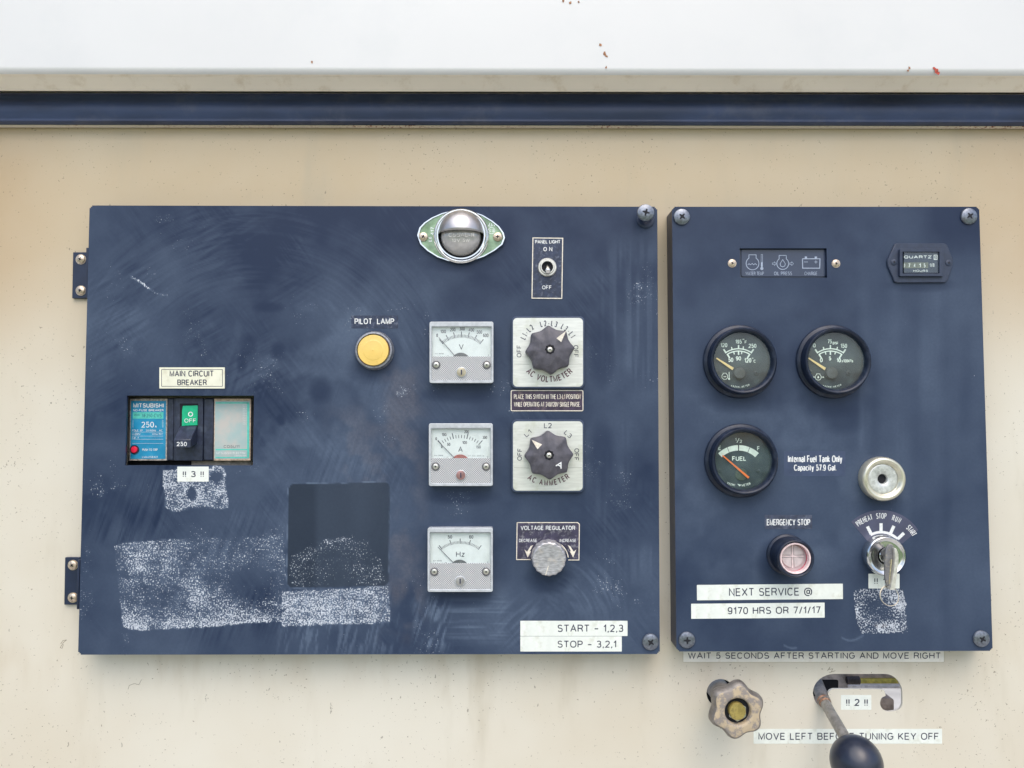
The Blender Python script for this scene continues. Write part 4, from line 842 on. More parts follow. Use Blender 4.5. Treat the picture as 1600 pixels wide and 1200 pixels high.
# ================================================================ ROTARY SWITCHES
def rotary(px0, py0, px1, py1, kx, ky, phase, txt, kind):
    cx, cy = (px0+px1)/2, (py0+py1)/2; t = thing('rotary_switch', cx, cy, DP, txt, 'rotary switch', 'rotary selector switches')
    b = mb(t, DP); b.loft([(rrect(px0, py0, px1, py1, 8), 0), (rrect(px0, py0, px1, py1, 8), 3), (rrect(px0+.8, py0+.8, px1-.8, py1-.8, 7.5), 3.5)]); b.build('housing', mat('slate_housing', (.045, .065, .115), .35, var=.15), t)
    b = mb(t, DP); b.prism(rrect(px0+2.6, py0+2.8, px1-2.6, py1-2.8, 6.5), 3.5, 3.9); b.build('dial_plate', SILV, t)
    b = mb(t, DP); y = cy+18; b.flat([(px0+4, y), (px0+28, y+.4), (px0+28, y+.9), (px0+4, y+.5)], 3.94); b.build('engraved_line', mat('engraving', (.30, .31, .27), .5), t); b = mb(t, DP); b.flat([(px1-28, y+.4), (px1-4, y), (px1-4, y+.5), (px1-28, y+.9)], 3.94); b.build('engraved_line', mat('engraving', (.30, .31, .27), .5), t)
    z = 4.0; k = mb(t, DP); X, Y = cx, cy-1
    if kind == 'V':
        k.arctext('L1-L2', 858, 547, 45, -65, -37, 9, z, .5, bold=.01); k.arctext('L2-L3', 857, 548.5, 43.6, -15, 16, 9, z, .55, bold=.01); k.arctext('L3-L1', 858, 548, 43.5, 29, 59, 9, z, .5, bold=.01)
        k.text('OFF', 801.5, 820.5, 545.2, 552.4, z, rot=-90); k.text('OFF', 890.5, 909.5, 545.2, 552.4, z, rot=90)
        k.m = 1; k.arctext('AC VOLTMETER', 858.5, 546, 46.5, 223, 137, 9.8, z, .66, bottom=True, bold=.008)
    else:
        k.text('L1', 819, 830.5, 673.5, 680.5, z, rot=-42); k.text('L2', 850, 862, 661, 669, z); k.text('L3', 881.5, 894, 675, 682, z, rot=42)
        k.text('OFF', 802.5, 821.5, 706.5, 713.7, z, rot=-88); k.text('OFF', 891.5, 910.5, 706.5, 713.7, z, rot=92)
        k.m = 1; k.arctext('AC AMMETER', 856, 703.5, 51, 213, 144, 9, z, .66, bottom=True, bold=.008)
    k.build('lettering', [INK, INKR], t, flat=True)
    def lob(a):
        q = abs(math.sin(4*(a-R(phase)))); return (31.6+5.8*(1-math.sqrt(q*q+.02))+.8)/37.
    b = mb(t, DP); zt = 17
    b.lathe(kx, ky, [(34, 4), (37, 4.6), (37.2, 10), (36.8, zt-2), (36, zt-.6), (34.8, zt), (8, zt), (7.6, zt-.4), (6.6, zt-1.6), (0, zt-1.6)], zr=zt, seg=128, lobes=lob)
    kn = b.build('knob', KNOBB, t, angle=50)
    b = mb(t, DP)
    if kind == 'V': b.flat([(884.5, 517), (877, 534.5), (869.5, 528.5)], zt+.1)
    else: b.flat([(830.5, 687), (847, 694.3), (839.8, 702)], zt+.1)
    b.build('pointer_mark', CREAMI, kn, flat=True)
    if kind == 'A':
        b = mb(t, DP); b.text('A', 869, 880, 721.5, 731.5, zt+.1, rot=28, bold=.01); b.build('letter_mark', WHITEI, kn, flat=True)
    b = mb(t, DP); b.lathe(kx, ky, [(6.8, zt-1.4), (6.6, zt-.2), (5, zt-.2)], zr=zt); b.build('screw_recess', VOID, kn)
    screw(kn, t, 'centre_screw', kx, ky, 4.3, DP, z0=zt-1.4, h=1.2, m=SATIN, rot=30, zr=zt)
    return t
rotary(799, 494, 913.5, 607, 859.5, 546, -4, 'silver AC VOLTMETER rotary switch with charcoal knob, pointer to the upper right', 'V')
rotary(799, 655.5, 913, 769.5, 858, 711.5, -2, 'silver AC AMMETER rotary switch with charcoal knob, pointer to the upper left', 'A')

# ================================================================ VOLTAGE REGULATOR
vr = thing('regulator_dial', 857, 850, DP, 'worn grey knob in an arched VOLTAGE REGULATOR plate, low on the left panel', 'dial')
arcb = lambda r, a0, a1, n=14: [(860+r*math.sin(R(a0+(a1-a0)*k/n)), 874-r*math.cos(R(a0+(a1-a0)*k/n))) for k in range(n+1)]
rO = 32.5
outl = [(807.5, 816.5), (902.5, 816.5), (905.5, 819), (905, 876)] + arcb(rO, 95, -92, 18)[:1] + arcb(rO, 88, -88, 18) + [(807, 874.5)]
outl = [(808, 816.5), (902.5, 816.5), (905.5, 819), (905, 875.5), (891.5, 875.5)] + arcb(30.5, 88, -88, 18) + [(829, 874.5), (807, 874.5)]
b = mb(vr, DP); b.prism(outl, .02, .4); b.build('plate', mat('scratched_dark_plate', (.045, .04, .075), .35, var=.3, scale=150, dirt=(.3, .3, .33), dirt_amt=.6, dscale=260), vr)
b = mb(vr, DP); pts = [(808, 816.5), (902.5, 816.5), (905.3, 819), (904.6, 875), (888.5, 875)]
b.stroke(pts, 1.3, .5); b.stroke([(808, 816.5), (807.2, 874.3), (828.5, 874.3)], 1.3, .5); b.arc(860, 874, 27.3, 28.8, -84, 84, .5, 26)
for sgn in (-1, 1):
    X = lambda x: 860+sgn*x if True else 0
    b.flat([(860+sgn*27, 851.5), (860+sgn*31, 853.5), (860+sgn*36.5, 862), (860+sgn*33.5, 864)], .52)
    b.flat([(860+sgn*30, 861), (860+sgn*36, 862.5), (860+sgn*40.5, 858.5), (860+sgn*35.5, 871)], .535)
b.arc(860, 874, 28.9, 30.2, -88, -84, .5, 3)
b.build('border', CREAMI, vr, flat=True)
b = mb(vr, DP); b.text('VOLTAGE REGULATOR', 813.5, 898.5, 821.5, 828.2, .55, bold=.012); b.text('DECREASE', 811, 839, 842, 847, .55, bold=.006); b.text('INCREASE', 874.5, 900.5, 842, 847, .55, bold=.006); b.build('lettering', WHITEI, vr, flat=True)
def kn2(a): return 1+.018*math.cos(16*a)
b = mb(vr, DP); b.lathe(858, 873.5, [(26.5, .5), (26.8, 2), (26, 12), (25, 13.4), (23.4, 14), (20, 13.8), (0, 13.7)], zr=13.5, seg=96, lobes=kn2)
kb = b.build('knob', mat('worn_grey_knob', (.42, .42, .44), .35, .4, var=.3, scale=220, bmp=.3, dirt=(.62, .56, .50), dirt_amt=.7, dscale=150, stretch=(1, 1, 4)), vr)
b = mb(vr, DP); b.bar(857, 884, 852.5, 899, 1.1, 13.8, 14.2); b.build('pointer_mark', CREAMI, kb)

# ================================================================ WARNING LIGHT STRIP
ws = thing('warning_strip', 1224, 411, DP-.0022, 'recessed dark warning strip with water temp, oil press and charge symbols', 'warning lights')
STR = mat('smoked_strip', (.026, .040, .080), .3, var=.12, scale=40, coat=.3)
b = mb(ws, DP-.0035); b.prism([(1153, 385), (1295, 385), (1295, 437), (1153, 437)], -3, -.2); b.prism(rrect(1158, 389.5, 1290.5, 432.5, 3), -.2, .6); b.build('lens_bar', STR, ws, bevel=.3)
b = mb(ws, DP-.0035); z = .7; ICON = mat('pale_blue_print', (.34, .40, .52), .5, var=.12)
def engine(b, cx, cy, r, z, w, top=6.5, nw=5.6):
    a0 = math.degrees(math.asin(nw/r)); pts = [(cx+r*math.sin(R(a)), cy-r*math.cos(R(a))) for a in np.linspace(a0, 360-a0, 26)]
    b.stroke([(cx+nw, cy-r-top+3)]+pts+[(cx-nw, cy-r-top+3)], w, z, closed=True)
engine(b, 1175.8, 411.6, 10, z, 1.0)
b.stroke([(1168.5, 413.5), (1170.5, 412), (1172.5, 413.7), (1175.5, 411.7), (1177.5, 413.7), (1180, 411.9), (1182.5, 413.8)], .8, z+.02)
b.stroke([(1189.3, 397.5), (1191.5, 397.5), (1191.5, 416), (1189.3, 416)], .6, z, closed=True); b.flat([(1189.2, 410), (1191.6, 410), (1191.6, 418), (1189.2, 418)], z+.02); b.flat(circ(1190.4, 419.5, 2.5, 14), z+.03)
engine(b, 1223, 411.8, 9.2, z, 1.0, top=6.5, nw=5.6)
b.stroke([(1223, 405.5), (1227, 412), (1226.3, 415.5), (1223, 417), (1219.7, 415.5), (1219, 412)], .8, z+.02, closed=True)
for s_ in (-1, 1):
    ox = 1209.5 if s_ < 0 else 1236.5
    b.stroke([(ox-2.6, 410.8), (ox+.5, 410.8), (ox+.5, 409), (ox+3.4, 412), (ox+.5, 415), (ox+.5, 413.2), (ox-2.6, 413.2)], .6, z+.01, closed=True)
b.stroke([(1253.8, 404.3), (1281.2, 404.3), (1280.8, 419), (1254.2, 419)], 1.3, z, closed=True); b.flat([(1257.5, 400.8), (1261, 400.8), (1261, 403.6), (1257.5, 403.6)], z); b.flat([(1273, 400.8), (1276.6, 400.8), (1276.6, 403.6), (1273, 403.6)], z)
b.stroke([(1256.5, 409.3), (1262, 409.3)], .8, z+.02); b.stroke([(1272.5, 409.3), (1277, 409.3)], .8, z+.02); b.stroke([(1274.8, 407.2), (1274.8, 411.4)], .8, z+.035)
b.text('WATER TEMP', 1165, 1193.5, 424.5, 430, z); b.text('OIL PRESS', 1209.5, 1237.5, 424.5, 430, z); b.text('CHARGE', 1257, 1277, 424.5, 430, z)
b.build('symbols', ICON, ws, flat=True)
for x, y in ((1144.5, 411), (1307, 411.5)): screw(ws, ws, 'screw', x, y, 6, DP, z0=.1, h=1.2, m=BRASS, rot=20, ring=6.6)

# ================================================================ HOUR METER
hm = thing('hour_meter', 1439, 411, DP, 'small black hour meter with six-sided flange marked QUARTZ HOURS, top right', 'hour meter')
hexo = [(1399, 381), (1402, 380), (1476, 380), (1480, 382), (1489, 404), (1489.5, 412), (1481, 438), (1477, 441), (1402, 441.5), (1398, 440), (1387, 414), (1387, 406)]
BZ2 = mat('hour_meter_plastic', (.026, .038, .072), .45, var=.15, scale=200)
b = mb(hm, DP); b.loft([(hexo, 0), (hexo, 1.6), ([(1438+(x-1438)*.98, 411+(y-411)*.975) for x, y in hexo], 2.1)]); b.build('flange', BZ2, hm)
b = mb(hm, DP); b.ring(rrect(1406, 388.5, 1475, 431.5, 1.5), rrect(1410.5, 393.5, 1468, 427, .8), 2.1, 4.6); b.loft([(rrect(1410.5, 393.5, 1468, 427, .8), 4.6), (rrect(1411.5, 395, 1467, 426, .8), 2.6)], cap=False); b.build('bezel', BZ2, hm, bevel=.3)
b = mb(hm, DP); b.prism(rrect(1410, 394, 1468.5, 427, .6), 2.1, 2.7); b.build('face', mat('hour_face', (.014, .024, .055), .3), hm)
b = mb(hm, DP); b.prism([(1410.8, 410), (1450.5, 410), (1450.5, 419), (1410.8, 419)], 2.7, 2.9); b.build('counter_window', mat('olive_counter', (.12, .13, .10), .4, var=.3, scale=300), hm)
b = mb(hm, DP); b.text('QUARTZ', 1412.5, 1455.5, 399.2, 403.8, 2.8, bold=.02); b.text('HOURS', 1427, 1450, 421.5, 424.8, 2.8, bold=.01)
b.ring(rrect(1459, 398, 1465, 406, 1), rrect(1460, 399.2, 1464, 404.8, .6), 2.7, 2.8); b.flat([(1460.6, 400.2), (1463.4, 400.2), (1460.6, 403.8), (1463.4, 403.8)], 2.82)
for ch, x in zip('07415', (1412.6, 1420.6, 1429, 1437.3, 1444.5)): b.text(ch, x-1.4, x+1.6, 411.7, 417.8, 3.0, bold=.01)
b.text('·⅛' if False else '1/8', 1452.5, 1460, 411.5, 417, 2.85)
b.build('lettering', WHITEI, hm, flat=True)
b = mb(hm, DP); b.prism([(1410.6, 394.3), (1468.2, 394.3), (1468.2, 426.6), (1410.6, 426.6)], 3.4, 3.5); b.build('window', glass('hour_window', gloss=.06, film=.02, filmcol=(.4, .5, .5)), hm)
for x, y in ((1397.5, 409.5), (1482.8, 410.5)): screw(hm, hm, 'screw', x, y, 5, DP, z0=2, h=.9, m=BZ2, rot=20)

# ================================================================ ROUND GAUGES
def gauge(name, bx, by, fx, fy, gx, gy, txt, kind):
    """base centre, front rim centre, glass centre in the photo"""
    t = thing(name, bx, by, DP, txt, 'gauge', 'round engine gauges')
    b = mb(t, DP); b.lathe(bx, by, [(57.5, 0), (57.6, 1.2), (56.4, 2.2), (54, 2.6), (52, 3.0), (51.4, 4), (51.6, 9.4), (51, 11.2), (49.4, 12), (47.8, 11.9), (46, 10.9), (44.3, 8.8), (43.8, 6), (43.6, 2.4)], seg=96); b.build('bezel', BEZEL, t, angle=45)
    b = mb(t, DP); b.lathe(bx, by, [(44, 3.2), (0, 3.2)], seg=64); b.build('dial', DIAL, t)
    b = mb(t, DP); b.lathe(bx, by, [(43.9, 7.2), (20, 7.5), (0, 7.6)], seg=64); b.build('glass', GLASS, t)
    k = mb(t, DP); z = 3.35
    if kind == 'fuel':
        cx, cy = 1154, 742
        for a0, a1 in ((-43.5, -22.8), (-21.8, -1.2), (1.2, 21.8), (22.8, 43)): k.arc(cx, cy, 38, 46.5, a0, a1, z, 8)
        k.text('E', 1122.5, 1126.7, 696.3, 703.3, z, bold=.01); k.text('F', 1183, 1187, 697.3, 704, z, bold=.01); k.text('1', 1148.8, 1150.6, 684.3, 689, z); k.text('/', 1151, 1155.4, 684.6, 691.8, z); k.text('2', 1155.6, 1159.4, 687.2, 692, z)
        k.text('FUEL', 1144, 1166, 713, 720, z, bold=.015)
        k.arctext('YAZAKI', 1155.5, 712, 46.5, 203, 189, 3.6, z, .75, bottom=True, bold=.01); k.arctext('METER', 1155.5, 712, 46.5, 174, 160, 3.6, z, .8, bottom=True, bold=.01); k.flat([(1152, 756), (1158.5, 757.5), (1155.5, 760)], z)
    else:
        cx, cy = {'temp': (1154, 581), 'oil': (1297.5, 581)}[kind]; A = 33.5 if kind == 'temp' else 34
        k.arc(cx, cy, 35.2, 37.0, -A, A, z, 16); k.arc(cx, cy, 31.6, 33.4, -A+2, A-2, z, 16)
        for a in (-A, A): k.tick(cx, cy, a, 35, 42.5, 2.4, z+.02); k.tick(cx, cy, a*.97, 25.5, 33.2, 2.4, z+.02)
        k.tick(cx, cy, 0, 36, 42, 2.2, z+.02); k.tick(cx, cy, 0, 26.5, 32.5, 2.2, z+.02)
        for a in (-16, 11 if kind == 'temp' else 16): k.tick(cx, cy, a, 36, 40.5, 1.7, z+.02); k.tick(cx, cy, a*.9 if kind == 'oil' else a*.85, 28, 32.5, 1.7, z+.02)
        if kind == 'temp':
            L = (('120', 1126, 1136.5, 536, 542.5), ('195', 1149, 1159, 530.7, 537), ('°', 1160, 1163.2, 529.5, 532.5), ('F', 1163.5, 1167, 532, 537), ('250', 1169.5, 1182, 537, 543.7), ('50', 1137.7, 1145.8, 558.8, 565.7), ('90', 1149.7, 1158, 556.7, 563.3), ('120', 1163, 1174, 559.5, 566.7), ('°', 1174.5, 1177.5, 559, 562), ('C', 1177.3, 1181, 562, 566.7))
        else:
            L = (('0', 1270, 1274.7, 536.5, 543), ('75', 1293, 1300, 530.3, 536.8), ('psi', 1301, 1309.5, 532.6, 538.2), ('150', 1313.3, 1323.7, 537, 543.8), ('0', 1281, 1285.6, 559.2, 566), ('5', 1294.7, 1298.8, 556.8, 563.2), ('10', 1307.3, 1314, 559.5, 566.3), ('x100kPa', 1315, 1333, 561.3, 566.3))
        for s_, x0, x1, y0, y1 in L: k.text(s_, x0, x1, y0, y1, z, bold=.022)
        ix, iy = (1132.5, 588.3) if kind == 'temp' else (1278.5, 589.3)
        engine(k, ix, iy, 4.6, z, .8, top=3.6, nw=2.6)
        if kind == 'temp': k.stroke([(ix-2, iy+.3), (ix+2, iy+.3)], .8, z+.02); k.stroke([(1139.3, 581.5), (1139.3, 591.5)], 1.1, z); k.flat(circ(1139.3, 592, 1.6, 10), z+.02)
        else:
            k.flat([(ix, iy-2.5), (ix+1.6, iy+.8), (ix, iy+2.2), (ix-1.6, iy+.8)], z+.02)
            for q in (-1, 1): X0 = ix-7.3 if q < 0 else ix+7.3; k.stroke([(X0-2.2, iy), (X0+1, iy)], .7, z); k.flat([(X0, iy-1.6), (X0+2.2, iy), (X0, iy+1.6)], z+.02)
        k.arctext('YAZAKI METER', cx+.5, 563, 41.5, 196, 158, 2.9, z, .8, bottom=True, bold=.01)
    k.build('markings', mat('pale_green_print', (.74, .80, .74), .5, var=.08), t, flat=True)
    if kind == 'fuel':
        b = mb(t, DP); b.lathe(1156, 741, [(9.5, 3.3), (9, 3.9), (0, 4)]); b.build('hub', mat('olive_hub', (.05, .065, .05), .5), t)
        b = mb(t, DP); b.bar(1129, 711.5, 1170, 746.5, 1.8, 4.6, 5.0, 3.4); b.build('needle', mat('orange_needle', (.85, .18, .035), .4, var=.06), t)
        for x, y in ((1124.5, 735.5), (1185.5, 736.5)): screw(t, t, 'dial_screw', x, y, 3.2, DP, z0=3.3, h=.5, m=DIAL, rot=30)
    else:
        hx, hy = (1155.5, 583) if kind == 'temp' else (1299.5, 583)
        b = mb(t, DP); b.lathe(hx, hy, [(9, 3.3), (9, 5.6), (8.3, 6.1), (0, 6.2)], zr=5); b.build('hub', mat('hub_grey', (.06, .065, .07), .45, bmp=.2), t)
        b = mb(t, DP); b.bar(hx-36, hy-23.5, hx-10, hy-6.5, 1.9, 4.6, 5.0, 4.2); b.build('needle', mat('amber_needle', (.80, .58, .26), .4, var=.08), t)
        screw(t, t, 'dial_screw', hx+26.5, hy, 4, DP, z0=3.3, h=.4, m=DIAL, rot=30); screw(t, t, 'dial_screw', hx-33, hy-2, 3, DP, z0=3.3, h=.4, m=DIAL, rot=10)
    return t
gauge('temperature_gauge', 1155.5, 565, 0, 0, 0, 0, 'round water temperature gauge with yellow needle, upper left of the three gauges', 'temp')
gauge('pressure_gauge', 1300.5, 565, 0, 0, 0, 0, 'round oil pressure gauge marked psi with yellow needle, upper right gauge', 'oil')
gauge('fuel_gauge', 1157.5, 719.5, 0, 0, 0, 0, 'round fuel gauge with orange needle resting at E', 'fuel')

# ================================================================ GLOW INDICATOR
gi = thing('glow_indicator', 1376, 748, DP, 'round silver socket with a small black centre hole, above the key switch', 'indicator')
RINGM = mat('cream_metal_ring', (.70, .67, .54), .3, .7, var=.12, scale=120, bmp=.06, dirt=(.45, .45, .40))
b = mb(gi, DP); b.lathe(1374, 747.5, [(33.5, 0), (34, 1), (34, 6), (33, 8.5), (30.5, 9.6), (27.5, 9.4), (25, 7.8), (24, 6.8), (23.4, 6.6), (23, 5)], seg=80); b.build('outer_ring', RINGM, gi, angle=50)
b = mb(gi, DP); b.lathe(1374, 747.5, [(23.6, 5.6), (22.6, 6.4), (20.5, 6.6), (14, 6.1), (9, 6.1), (7.8, 5.6), (7.2, 3)], seg=80); b.build('inner_disc', mat('mottled_zinc', (.62, .64, .62), .4, .55, var=.15, scale=400, bmp=.2, dirt=(.38, .39, .38), dirt_amt=.6, dscale=260), gi, angle=50)
b = mb(gi, DP); b.lathe(1374, 747.5, [(7.6, 3.2), (0, 3.2)]); b.build('centre_hole', VOID, gi)

# ================================================================ EMERGENCY STOP
es = thing('stop_button', 1230, 866, DP, 'emergency stop button with clouded pink cross-ribbed face in a thick black collar', 'button')
b = mb(es, DP); b.lathe(1229, 866, [(31.5, 0), (31.6, 2.2), (30, 3), (28.6, 3.4), (28.2, 14), (28.6, 14.5), (28.8, 19), (28, 20.4), (26.4, 21), (24.8, 20.6), (23.4, 18.6), (23.2, 15)], seg=80,
        lobes=None); b.build('collar', BEZEL, es, angle=40)
b = mb(es, DP); b.lathe(1229, 866, [(23.6, 12), (23.6, 19.6), (22.8, 20.2), (21.2, 20), (20.8, 18.8), (20.6, 15.5)], seg=64); b.build('guard_rim', mat('pink_white_rim', (.76, .60, .60), .35, var=.15, scale=300), es)
b = mb(es, DP); b.lathe(1229, 866, [(21, 12.2), (20.9, 18.4)], seg=64); b.build('red_sleeve', mat('pink_red_sleeve', (.62, .04, .11), .35), es)
b = mb(es, DP); b.lathe(1229, 866, [(21, 13.4), (0, 13.4)], seg=48); fc = b.build('button_face', mat('clouded_pink_face', (.50, .45, .45), .35, var=.1, scale=150, coat=.4), es)
b = mb(es, DP); ex, ey = 1238.6, 869.3
for s1 in (0, 90, 180, 270):
    c, n = math.cos(R(s1)), math.sin(R(s1)); g = 2.0; pts = [(g, g)]+[(17.8*math.cos(R(a)), 17.8*math.sin(R(a))) for a in range(8, 83, 9)]
    b.prism([(ex+x*c-y*n, ey+x*n+y*c) for x, y in pts], 13.4, 14.2)
b.build('raised_quadrant', mat('quadrant_pink', (.55, .49, .49), .35, var=.1), fc, bevel=.3)
b = mb(es, DP); b.bar(ex-18, ey, ex+18, ey, 1.2, 13.4, 14.3); b.bar(ex, ey-18, ex, ey+18, 1.2, 13.4, 14.33); b.build('cross_rib', mat('pale_rib', (.80, .68, .68), .35), fc)

# ================================================================ KEY SWITCH
ks = thing('key_switch', 1379, 868, DP, 'round chrome key switch under a fan-shaped PREHEAT STOP RUN START scale', 'key switch')
cx, cy = 1377, 866
fan = [(cx+69*math.sin(R(a)), cy-69*math.cos(R(a))) for a in range(-43, 61, 5)] + [(cx+30*math.sin(R(a)), cy-30*math.cos(R(a))) for a in range(66, -48, -8)]
b = mb(ks, DP); b.prism(fan, .02, .15); b.build('scale_plate', mat('fan_film', (.07, .075, .125), .35, var=.12, scale=80), ks)
b = mb(ks, DP); z = .22
b.arc(cx, cy, 32.5, 36.5, -29, 47.5, z, 20)
for a in (-26.5, -.5, 24, 47): b.tick(cx, cy, a, 35, 48.5, 5, z+.03)
b.arctext('PREHEAT', cx, cy, 60, -38, -15, 8.8, z, .44, bold=.006); b.arctext('STOP', cx, cy, 60, -6, 6, 8.8, z, .48, bold=.006); b.arctext('RUN', cx, cy, 60, 18.5, 28.5, 8.8, z, .46, bold=.006); b.arctext('START', cx, cy, 60, 45, 59, 8.8, z, .46, bold=.006)
b.build('lettering', WHITEI, ks, flat=True)
b = mb(ks, DP); b.lathe(1377, 866, [(30.5, 0), (31.2, 1.5), (31.2, 6), (30.4, 8.8), (28.5, 9.6), (26.5, 9.2), (25.4, 8.4), (21, 8.2), (16, 8.8), (13.6, 8.6), (13.2, 7)], seg=80); b.build('chrome_ring', CHROME, ks, angle=50)
b = mb(ks, DP); b.lathe(1377, 866, [(13.6, 6), (0, 6)]); b.build('keyway_well', VOID, ks)
b = mb(ks, DP); b.lathe(1377, 866, [(11, 6), (11, 8.6), (10, 9.4), (4, 9.8), (0, 9.8)]); b.build('lock_core', CHROME, ks)
ky = thing('key', 1391, 888, DP+.018, 'worn steel key hanging from the ignition switch', 'key')
b = mb(ky, DP)
KEYM = mat('worn_key_steel', (.22, .215, .23), .4, .45, var=.2, scale=200, bmp=.15, dirt=(.5, .44, .3), dirt_amt=.6, dscale=350)
b.prism([(1386, 854), (1390, 850.5), (1395, 851), (1397.5, 858), (1398, 872), (1395.5, 898), (1391, 916), (1386, 914), (1383, 904), (1382.8, 880), (1384, 864)], 19, 21, back=True)
b.build('key_blade', KEYM, ky, bevel=.3)
b = mb(ky, DP)
b.prism([(1397.5, 856), (1401, 857.5), (1404, 866), (1404.3, 880), (1401, 904), (1398.3, 922), (1391, 922), (1394.5, 905), (1397.8, 885), (1398.6, 868)], 14, 24, back=True)
b.build('key_bow', mat('pale_key_edge', (.74, .72, .66), .3, .5, var=.15, scale=300, bmp=.1), ky, bevel=.4)
b = mb(ky, DP); b.bar(1393.2, 874, 1389.5, 912, 2.2, 21, 21.5, 1.2); b.build('worn_groove', mat('groove_brass', (.62, .55, .38), .35, .7, var=.3, scale=900), ky)
p0 = W(1381, 864, DP+.009); p1 = W(1390, 858, DP+.020)
b = mb(ky, DP); b.tube(p0, p1, .0028, .0028); b.build('key_shank', KEYM, ky)
kr = thing('key_ring', 1389, 930, DP+.019, 'thin wire split ring hanging from the key', 'key ring')
b = mb(kr, DP)
def torus(b, cx, cy, r, wr, z, seg=40, sub=8, wob=0):
    c = W(cx, cy, b.d0+z/1000.); u = U(cx, cy, b.d0+z/1000.); rows = []
    for i in range(seg):
        a = 2*math.pi*i/seg; row = []
        for j in range(sub):
            q = 2*math.pi*j/sub; rad = (r+wr*math.cos(q))*u
            b.V.append((c.x+rad*math.sin(a)-b.org.x, c.y+wr*u*math.sin(q)+wob*math.cos(a)-b.org.y, c.z+rad*math.cos(a)-b.org.z)); row.append(len(b.V)-1)
        rows.append(row)
    for i in range(seg):
        A, B = rows[i], rows[(i+1) % seg]
        for j in range(sub): b.face((A[j], A[(j+1) % sub], B[(j+1) % sub], B[j]))
torus(b, 1389.5, 931, 14.6, .7, 20, wob=.002); torus(b, 1389.9, 931.3, 14.2, .5, 19.2, wob=.002)
b.build('wire', mat('brassy_wire', (.50, .45, .36), .3, .85), kr)

# ================================================================ THROTTLE KNOB (through the round hole)
tk = thing('throttle_knob', 1140, 1098, 0.02, 'grimy six-lobed hand knob on a thick shaft coming out of the round hole', 'knob')
OLD = mat('grimy_grey_metal', (.23, .21, .19), .5, .5, var=.3, scale=160, bmp=.25, dirt=(.12, .09, .06), dirt_amt=.6, dscale=200)
m_, ns_, lk_ = nodes('peeled_cream_face'); p_ = principled(ns_, lk_); co_ = N(ns_, 'ShaderNodeTexCoord').outputs['Object']
c_ = mix(ns_, lk_, ramp(ns_, lk_, noise(ns_, lk_, co_, 170, 5, .7), .42, .56), (.46, .37, .25), (.25, .22, .20)); lk_.new(c_, p_.inputs[0]); p_.inputs['Roughness'].default_value = .55
bump(ns_, lk_, p_, noise(ns_, lk_, co_, 300, 4), .4)
sh = W(1126, 1082, 0.0)
b = MB(Vector(tk.location), 0); b.tube(sh+Vector((0, .03, 0)), sh+Vector((0, -.036, 0)), 17*.00055, 16*.00055, seg=32); b.build('shaft', OLD, tk)
b = MB(Vector(tk.location), 0); lob6 = lambda a: 1+.085*math.cos(6*(a-R(188)))
b.lathe(1153, 1112, [(20, 30), (30, 32), (36, 35.5), (38.4, 39), (38.2, 43), (36.5, 46), (34, 47)], zr=47, seg=120, lobes=lob6); b.build('grip', OLD, tk, angle=60)
b = MB(Vector(tk.location), 0)
L6 = [(r, z) for r, z in ((34, 47), (31, 47.5), (25, 47.4))]
b.lathe(1153, 1112, L6, zr=47, seg=120, lobes=lambda a: 1+.085*math.cos(6*(a-R(188)))*1.0); b.build('front_face', m_, tk, angle=60)
b = MB(Vector(tk.location), 0); b.lathe(1153, 1112, [(27.5, 47.45), (24, 47.6), (20.5, 47.7), (19, 46.6), (18.4, 43)], zr=47, seg=64); b.build('face_boss', m_, tk, angle=60)
b = MB(Vector(tk.location), 0); b.lathe(1153, 1112, [(20, 43), (0, 43)], zr=47); b.build('recess_floor', VOID, tk)
b = MB(Vector(tk.location), 0); b.prism(circ(1153.5, 1113.5, 15.5, 6), 43, 45.5, zr=47); b.build('hex_nut', CHROME, tk, bevel=.4)
b = MB(Vector(tk.location), 0); b.lathe(1152, 1111.5, [(12.2, 43), (12.2, 47.4), (11.4, 48.2), (0, 48.3)], zr=47, seg=40); b.build('brass_cap', mat('dirty_brass', (.42, .33, .10), .45, .5, var=.25, scale=300, bmp=.2, dirt=(.2, .16, .06), dirt_amt=.7, dscale=300), tk)
# ================================================================ LEVER
lv = thing('control_lever', 1300, 1110, 0.02, 'bent steel lever with a dark blue ball grip hanging out of the slot', 'lever')
BALL = mat('dark_ball_plastic', (.014, .019, .036), .3, var=.15, scale=120, bmp=.04, coat=.15)
P0, P1, P2 = W(1272, 1058, -.030), W(1289, 1098, .006), W(1329, 1168, .050)
ROD = mat('worn_steel_rod', (.34, .33, .31), .42, .7, var=.25, scale=140, bmp=.15, dirt=(.2, .17, .13), dirt_amt=.6, dscale=160)
org = Vector(lv.location)
b = MB(org, 0); b.tube(P0, P1, .0055, .0052, 24); b.build('crank_end', OLD, lv)
b = MB(org, 0); b.tube(P1-(P2-P1)*.06, P2, .0042, .0046, 24); b.build('rod', ROD, lv)
b = MB(org, 0); b.tube(P1-(P2-P1)*.08, P1+(P2-P1)*.02, .0050, .0046, 24); b.build('rusty_collar', mat('rust_orange', (.30, .17, .11), .8, var=.5, scale=500, bmp=.4), lv)
C = W(1338, 1191, .058); rad = 39*U(1337, 1187, .058); b = MB(org, 0); ax = (C-P2).normalized(); e1 = ax.orthogonal().normalized(); e2 = ax.cross(e1); rows = []
for i in range(1, 36):
    a = math.pi*i/36; row = []
    for j in range(48):
        q = 2*math.pi*j/48; v = C-ax*(rad*1.04*math.cos(a))+(e1*math.cos(q)+e2*math.sin(q))*rad*math.sin(a)-org; b.V.append(tuple(v)); row.append(len(b.V)-1)
    rows.append(row)
for A, B in zip(rows, rows[1:]):
    for j in range(48): k = (j+1) % 48; b.face((A[j], A[k], B[k], B[j]))
